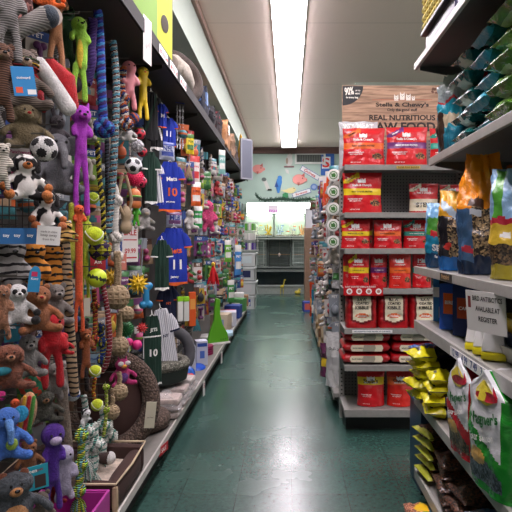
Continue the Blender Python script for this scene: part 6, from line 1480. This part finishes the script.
cut('wall_decal', 'blue parrot cut-out below the vent on the back wall', 'wall decoration', 278.5, 184, [([(-1, -9), (.8, -9), (3.6, 2), (3, 6), (-1.5, 5), (-3, -1)], 0, 'body'), (oval(1.3, 6, 2.3, 2.4, 12), 0, 'head'), ([(-4, -3), (-2, 3), (0, -3)], 1, 'wing')], [bl, M('matte', '#274a8a')])
cut('wall_decal', 'small grey and white dog cut-out left of the blue parrot', 'wall decoration', 266.5, 184, [([(-4, 4), (-1, 6), (2, -1), (4, -6), (0, -6), (-2, 0)], 0, 'body'), (oval(-2.5, 4.5, 2.4, 2, 12), 1, 'head'), ([(1, -6.5), (5.5, -6.5), (5, -5), (1.5, -5)], 2, 'paws')], [wh, gy_, bk])
cut('wall_decal', 'yellow canary cut-out above the green leaf', 'wall decoration', 290, 190.5, [([(-7, -1), (-2, 2), (4, 3.5), (6.5, 1), (3, -3), (-2, -2.5)], 0, 'body'), ([(-9.5, 0), (-4, 1), (-4, -1.5)], 0, 'tail'), (oval(4, 2, .5, .5, 6), 1, 'eye')], [ye, bk])
cut('wall_decal', 'green leaf cut-out just above the garland', 'wall decoration', 285.5, 196, [([(0, -3.5), (3, -1), (2.5, 2.5), (0, 3.5), (-3, 2), (-3, -1)], 0, 'leaf')], [gn])
cut('wall_decal', 'tiny pale bird cut-out under the white cat', 'wall decoration', 287, 171, [([(-2, 2), (1.5, 1), (2, -3), (-.5, -2)], 0, 'body')], [wh])
cut('wall_decal', 'round blue fish cut-out at the right under the slanted signs', 'wall decoration', 314, 187, [(oval(0, 0, 3.6, 3.4), 0, 'body'), (oval(0, 0, 2, 1.8, 12), 1, 'fin')], [M('matte', '#5f7fb0'), M('matte', '#8fa6c8')])
def wsign(label, px, py, wp, hp, rot, txt):
    c = bp_(px, py, BY - .014); r = thing('wall_sign', label, 'sign', c); r.rotation_euler = (0, rot, 0); w, h = wp * sb, hp * sb
    part('board', MB().bb(-w/2, w/2, -.01, .01, -h/2, h/2), [M('matte', '#3f5fa0')], r, smooth_=False); part('panel', MB().bb(-w/2 + .012, w/2 - .012, -.013, -.01, -h/2 + .012, h/2 - .012), [M('matte', '#dfe2e0')], r, smooth_=False)
    q = MB(); letter(q, txt, lambda a, b: Vector((a, -.0145, b)), w=w * .62); part('lettering', q, [M('matte', '#b8303a')], r, smooth_=False)
wsign('white sign with blue border slanting down to the right on the back wall', 310, 173, 21, 5.2, R(31), 'Guinea')
wsign('white sign with blue border slanting up to the right above the garland', 301.5, 193, 19, 4.6, R(-17), 'Parakeets')
r = thing('blue_banner', 'blue banner with a red S beside the vent at the right', 'sign', (1.02, BY - .02, 3.15)); part('board', MB().bb(-.16, .2, -.01, .01, 0, .66), [M('matte', '#2f5fa8')], r, smooth_=False)
q = MB(); letter(q, 'S', lambda a, b: Vector((a - .02, -.0125, .34 + b)), w=.2, h=.26); part('lettering', q, [M('matte', '#c8302a')], r, smooth_=False); part('panel', MB().bb(-.13, .1, -.0115, -.01, .18, .5), [M('matte', '#d8dce0')], r, smooth_=False)
# vent
v0, v1 = bp_(294.8, 164, BY - .01), bp_(325.5, 152.8, BY - .01)
r = thing('air_vent', 'white framed air vent grille high on the back wall', 'vent', ((v0.x + v1.x) / 2, BY - .02, v0.z)); w, h = v1.x - v0.x, v1.z - v0.z
part('frame', MB().bb(-w/2, w/2, -.02, .02, 0, .05).bb(-w/2, w/2, -.02, .02, h - .05, h).bb(-w/2, -w/2 + .05, -.02, .02, .05, h - .05).bb(w/2 - .05, w/2, -.02, .02, .05, h - .05), [M('matte', '#ccd2cc')], r, smooth_=False)
part('backing', MB().bb(-w/2 + .05, w/2 - .05, .0, .015, .05, h - .05), [M('matte', '#39403c')], r, smooth_=False)
for k in range(16): x = -w/2 + .07 + k * (w - .14) / 15; part('slat', MB().bb(x - .006, x + .006, -.012, .0, .05, h - .05), [M('matte', '#6c756f')], r, smooth_=False)
# pine garland
r = thing('garland', 'dark green pine garland draped above the lit tanks', 'garland', (-.2, 14.42, 2.15)); q = MB(); pts = [(256, 195), (259, 198), (264, 200), (272, 199.5), (285, 199), (298, 200), (310, 199), (322, 200)]
pts = smooth([PY(a, b, 14.42)[0] - Vector((-.2, 14.42, 2.15)) for a, b in pts], .04); q.tube(pts, .03, 6, 0)
for p in pts:
    for j in range(7): a, b = rnd.uniform(0, 6.28), rnd.uniform(-.4, .4); q.tube([p, p + Vector((b * .12, math.cos(a) * .07, math.sin(a) * .075))], [.012, .003], 4, 0)
part('foliage', q, [M('matte', '#1f3f30')], r)
# tank and cage rack
s14 = 14.0 / FOC; X_ = lambda px: (px - VX) * s14; Z_ = lambda py: H - (py - VY) * s14
rx0, rx1 = X_(240), 1.6
r = thing('tank_rack', 'dark metal rack along the back wall holding tanks and cages', 'rack', (0, 14.0, 0))
part('base_plinth', MB().bb(rx0, rx1, .02, .5, 0, .17), [M('paint', '#8d968f')], r, smooth_=False)
for z in (.19, .62, .69, 1.44): part('shelf', MB().bb(rx0, rx1, 0, .5, z - .015, z + .015), [M('paint', '#76807a' if z != 1.44 else '#b8c4b8')], r, smooth_=False)
for x in (rx0, X_(266), X_(291), rx1 - .03): part('upright', MB().bb(x, x + .03, .47, .5, .17, 2.38), [M('paint', '#5f6a64')], r, smooth_=False)
part('back_panel', MB().bb(rx0, rx1, .5, .52, .17, 2.36), [M('paint', '#93a59a')], r, smooth_=False)
# lit hood
r = thing('light_hood', 'long glowing white light hood over the fish tanks', 'light', (0, 14.05, 2.1)); part('housing', MB().bb(X_(246), 1.6, .02, .4, .0, .27), [M('paint', '#d8dcd4')], r, smooth_=False)
part('lens', MB().bb(X_(247), 1.58, -.0, .02, .01, .265), [M('lamp', '#f6fff4', e=3.0)], r, smooth_=False)
flat_sign('small_sign', 'small white sign with pink lettering band on the light hood', 'sign', .26, .2, (X_(273), 14.035, 2.11), (0, 0, 0), M('paper', '#e6dce6'), [('FISH', 0, .04, .2, 0)], [M('paper', '#c83ac8')])
# bright tanks
gm = M('glass', '#f8fffb')
for k, (a, b) in enumerate(((245, 273), (274.5, 305), (306.5, 335))):
    x0, x1 = X_(a), X_(b); z0, z1 = 1.49, 2.07; w = x1 - x0
    r = thing('glass_tank', 'brightly lit fish tank, %s under the light hood' % ['left one', 'middle one', 'right one mostly hidden'][k], 'fish tank', ((x0 + x1) / 2, 14.05, z0))
    part('backdrop', MB().bb(-w/2, w/2, .36, .38, 0, z1 - z0), [M('matte', '#b4bfae')], r, smooth_=False)
    part('frame', MB().bb(-w/2, w/2, -.01, .01, 0, .02).bb(-w/2, w/2, -.01, .01, z1 - z0 - .02, z1 - z0).bb(-w/2, -w/2 + .015, -.01, .01, 0, z1 - z0).bb(w/2 - .015, w/2, -.01, .01, 0, z1 - z0), [M('paint', '#d4ded4')], r, smooth_=False)
    part('tank_light', MB().bb(-w/2 + .03, w/2 - .03, .08, .3, z1 - z0 - .03, z1 - z0 - .01), [M('lamp', '#eefff2', e=5.5)], r, smooth_=False)
    part('gravel', MB().bb(-w/2, w/2, .01, .36, 0, .05), [M('seeds', '#c9c0a0')], r, smooth_=False)
    part('front_glass', MB().bb(-w/2, w/2, .0, .005, .02, z1 - z0 - .02), [gm], r, smooth_=False)
    for j in range(6):
        x, z = rnd.uniform(-w * .4, w * .4), rnd.uniform(.1, .3); c = rnd.choice(['#d8b03a', '#e06a3a', '#8fa6d8', '#e8e4d8', '#4a8a5a'])
        f_ = thing('fish', '%s fish swimming in the %s lit tank' % ({'#d8b03a': 'yellow', '#e06a3a': 'orange', '#8fa6d8': 'pale blue', '#e8e4d8': 'white', '#4a8a5a': 'green'}[c], ['left', 'middle', 'right'][k]) , 'fish', ((x0 + x1) / 2 + x, 14.05 + rnd.uniform(.06, .25), z0 + z), 0, 'fish in the lit tanks')
        part('body', MB().ell((0, 0, 0), (.035, .01, .016)), [M('plastic', c)], f_); part('tail', MB().add([(-.03, 0, 0), (-.055, 0, .018), (-.055, 0, -.018), (-.03, .002, 0), (-.055, .002, .018), (-.055, .002, -.018)], [(0, 1, 2), (5, 4, 3), (0, 3, 4, 1), (1, 4, 5, 2), (2, 5, 3, 0)]), [M('plastic', c)], f_, smooth_=False)
# cages
for k, (a, b, c) in enumerate(((240.5, 265, '#aab6b0'), (268.5, 290, '#2a2e2c'), (292, 316, '#aab6b0'))):
    x0, x1 = X_(a), X_(b); w = x1 - x0; z0 = .71; h = .69; r = thing('wire_cage', '%s wire animal cage in the %s of the back rack' % (['silver', 'black', 'silver'][k], ['left', 'middle', 'right'][k]), 'cage', ((x0 + x1) / 2, 14.04, z0)); q = MB()
    n = 15
    for j in range(n + 1): x = -w/2 + j * w / n; q.tube([(x, 0, 0), (x, 0, h)], .0028, 4)
    for j in range(8): z = h * j / 7; q.tube([(-w/2, 0, z), (w/2, 0, z), (w/2, .4, z), (-w/2, .4, z)], .0028, 4, 0, closed=True)
    part('wire_grid', q, [M('metal', c, metal=.4)], r)
    part('door', MB().tube([(-w*.44, -.01, .03), (w*.44, -.01, .03), (w*.44, -.01, h - .04), (-w*.44, -.01, h - .04)], .011, 6, 0, closed=True), [M('metal', c, metal=.4)], r)
    part('litter_tray', MB().bb(-w/2, w/2, .01, .4, 0, .05), [M('plastic', '#4a544e')], r, smooth_=False); part('backdrop', MB().bb(-w/2, w/2, .4, .41, 0, h), [M('matte', '#8a9a90' if k != 1 else '#59655f')], r, smooth_=False)
    part('perch', MB().tube([(-w/2, .15, h * .45), (w/2, .15, h * .45)], .008, 6), [M('wood', '#a88a5a')], r)
    t_ = thing('cage_toy', ['small red toy hanging in the left cage', 'round white and red toy hanging in the black cage', 'hot pink toy hanging in the right cage'][k], 'pet toy', ((x0 + x1) / 2 + [-.1, .0, .1][k], 14.1, z0 + h * .3)); part('bell', MB().ell((0, 0, .1), (.03, .03, [.04, .05, .11][k])), [M('plastic', ['#b8403a', '#d8c8b8', '#d82a78'][k])], t_); part('cord', MB().tube([(0, 0, .1), (0, 0, h * .68)], .003, 5), [M('plastic', '#8a8a80')], t_)
# dark lower tank
r = thing('glass_tank', 'long dark tank on the lowest shelf of the back rack', 'fish tank', (.2, 14.03, .207)); w = 1.5
part('frame', MB().bb(-w, w*.7, -.01, .01, 0, .02).bb(-w, w*.7, -.01, .01, .37, .39), [M('paint', '#a8b0ac')], r, smooth_=False); part('front_glass', MB().bb(-w, w*.7, 0, .005, .02, .37), [gm], r, smooth_=False)
part('backdrop', MB().bb(-w, w*.7, .4, .41, 0, .39), [M('matte', '#2c3840')], r, smooth_=False)
for k, (px, n) in enumerate(((282, 'yellow giraffe ornament standing in front of the dark tank'), (297.5, 'low yellow duck ornament in front of the dark tank'))):
    r = thing('ornament', n, 'ornament', (X_(px), 14.0 - .045, .0)); m_ = M('plastic', '#c9b83a')
    if k == 0: part('body', MB().ell((0, 0, .2), (.05, .03, .035)).limb([(-.03, 0, .2), (-.04, 0, 0.01)], .01, 6).limb([(.03, 0, .2), (.035, 0, 0.01)], .01, 6).limb([(.035, 0, .2), (.06, 0, .36)], [.02, .014], 8).ell((.075, 0, .37), (.03, .015, .016)), [m_], r, remesh=.006)
    else: part('body', MB().ell((0, 0, .05), (.08, .04, .05)).ell((.05, 0, .12), (.035, .03, .03)), [m_], r, remesh=.006)

r = thing('plastic_tray', 'magenta plastic tray on the deck below the hanging tug toys', 'tray', (-.93, 2.2, DZ)); q = MB().bb(-.14, .14, -.14, .14, 0, .008).bb(-.15, -.135, -.15, .15, 0, .12).bb(.135, .15, -.15, .15, 0, .12).bb(-.135, .135, -.15, -.135, 0, .12).bb(-.135, .135, .135, .15, 0, .12)
part('body', q, [M('plastic', '#a02a86')], r, smooth_=False); part('rim', MB().tube([(-.145, -.145, .122), (.145, -.145, .122), (.145, .145, .122), (-.145, .145, .122)], .008, 6, 0, closed=True), [M('plastic', '#b03a96')], r)

for k, (x, z, c) in enumerate(((-.9, .1, '#e8e4d8'), (-.55, .12, '#d8b03a'), (-.25, .1, '#c9d8e8'), (.1, .1, '#e8e4d8'), (.35, .14, '#d8a070'))):
    r = thing('tank_ornament', '%s coral ornament standing in the lit tanks' % ['cream', 'yellow', 'pale blue', 'white', 'peach'][k], 'ornament', (x, 14.22, 1.54)); q = MB()
    for j in range(7): t = j * .9; q.limb([(0, 0, 0), (math.cos(t) * .05, math.sin(t) * .03, .1), (math.cos(t) * .09, math.sin(t) * .04, .2 + .03 * (j % 3))], [.025, .018, .012], 6)
    part('branches', q, [M('matte', c)], r); part('base', MB().ell((0, 0, .01), (.09, .05, .02)), [M('matte', c)], r)
# landmarks among the far hanging stock
dangle('fuzzy_plush', 'fuzzy hot pink plush hanging in the far half of the left wall', 208, 200, 232, -.84, M('fluffy', '#d8487e'), wpx=12, legs=.3, head=.9, nose=None, ear='none')
loc, h, s = place(213, 262, 288, -.83); r = thing('feather_toy', 'bright red feather toy hanging in the far half of the left wall', 'cat toy', loc, R(40)); q = MB()
for j in range(30):
    t = rnd.uniform(0, 6.28); a = rnd.uniform(.3, 1); q.limb([(0, 0, h * .9), (math.cos(t) * 4*s*a, math.sin(t) * 4*s*a, h * .5), (math.cos(t) * 7*s*a, math.sin(t) * 7*s*a, h * .15)], [.004, .012, .003], 5)
part('feathers', q, [M('fabric', '#c8141e')], r); part('cap', MB().ell((0, 0, h * .92), (2*s, 2*s, 2*s)), [M('plastic', '#d8b62a')], r)
cardpack('treat_pouch', 'bright yellow treat bag hanging near the top right of the chain leashes', 'treat pouch', 190, 134, 154, -.86, 9, '#d8c02a', '#3a6a2a', '#3a6a2a', 'YUM')
cardpack('treat_pouch', 'orange and white treat bag hanging level with the big jersey number', 'treat pouch', 196, 182, 206, -.86, 11, '#d8602a', '#e0ded8', '#8a2a1a', 'BONES')
cardpack('treat_pouch', 'green treat bag with white panel hanging under the orange and white one', 'treat pouch', 198, 206, 228, -.86, 10, '#2f9a4a', '#e0e4e0', '#e8e8e8', 'MINTS')
cardpack('treat_pouch', 'large white treat bag with red print hanging right of the upper jersey', 'treat pouch', 194, 156, 184, -.88, 13, '#d8d4cf', '#c03a3a', '#c03a3a', 'CHEWS')
for k, (px, a, b, c, n) in enumerate(((228, 240, 262, '#6fb53a', 'lime'), (222, 150, 174, '#7ab0a8', 'aqua'), (238, 245, 275, '#4a8ac9', 'sky blue'), (231, 280, 302, '#4a9a4a', 'leaf green'))):
    cardpack('toy_pouch', '%s coloured pack jutting out near the far end of the left wall' % n, 'pet product pack', px, a, b, -.80, 8, c, '#d8d8d0', '#f0f0f0', 'PET')
EXPO = 0.72
# ================================================================== CAMERA AND WORLD
cam = bpy.data.cameras.new('camera'); co = bpy.data.objects.new('camera', cam); C.objects.link(co)
cam.sensor_width = 36; cam.sensor_fit = 'HORIZONTAL'; cam.lens = 36 * FOC / 512
cam.shift_x = -(VX - 256) / 512; cam.shift_y = -(256 - VY) / 512
co.location = (0, 0, H); co.rotation_euler = (R(90), 0, 0); cam.clip_start = .05
bpy.context.scene.camera = co
w = bpy.data.worlds.new('world'); bpy.context.scene.world = w; w.use_nodes = True
w.node_tree.nodes['Background'].inputs[0].default_value = (.8, .85, .9, 1); w.node_tree.nodes['Background'].inputs[1].default_value = .0
vs = bpy.context.scene.view_settings
vs.view_transform = 'Standard'; vs.look = 'None'; vs.gamma = 1; vs.exposure = EXPO
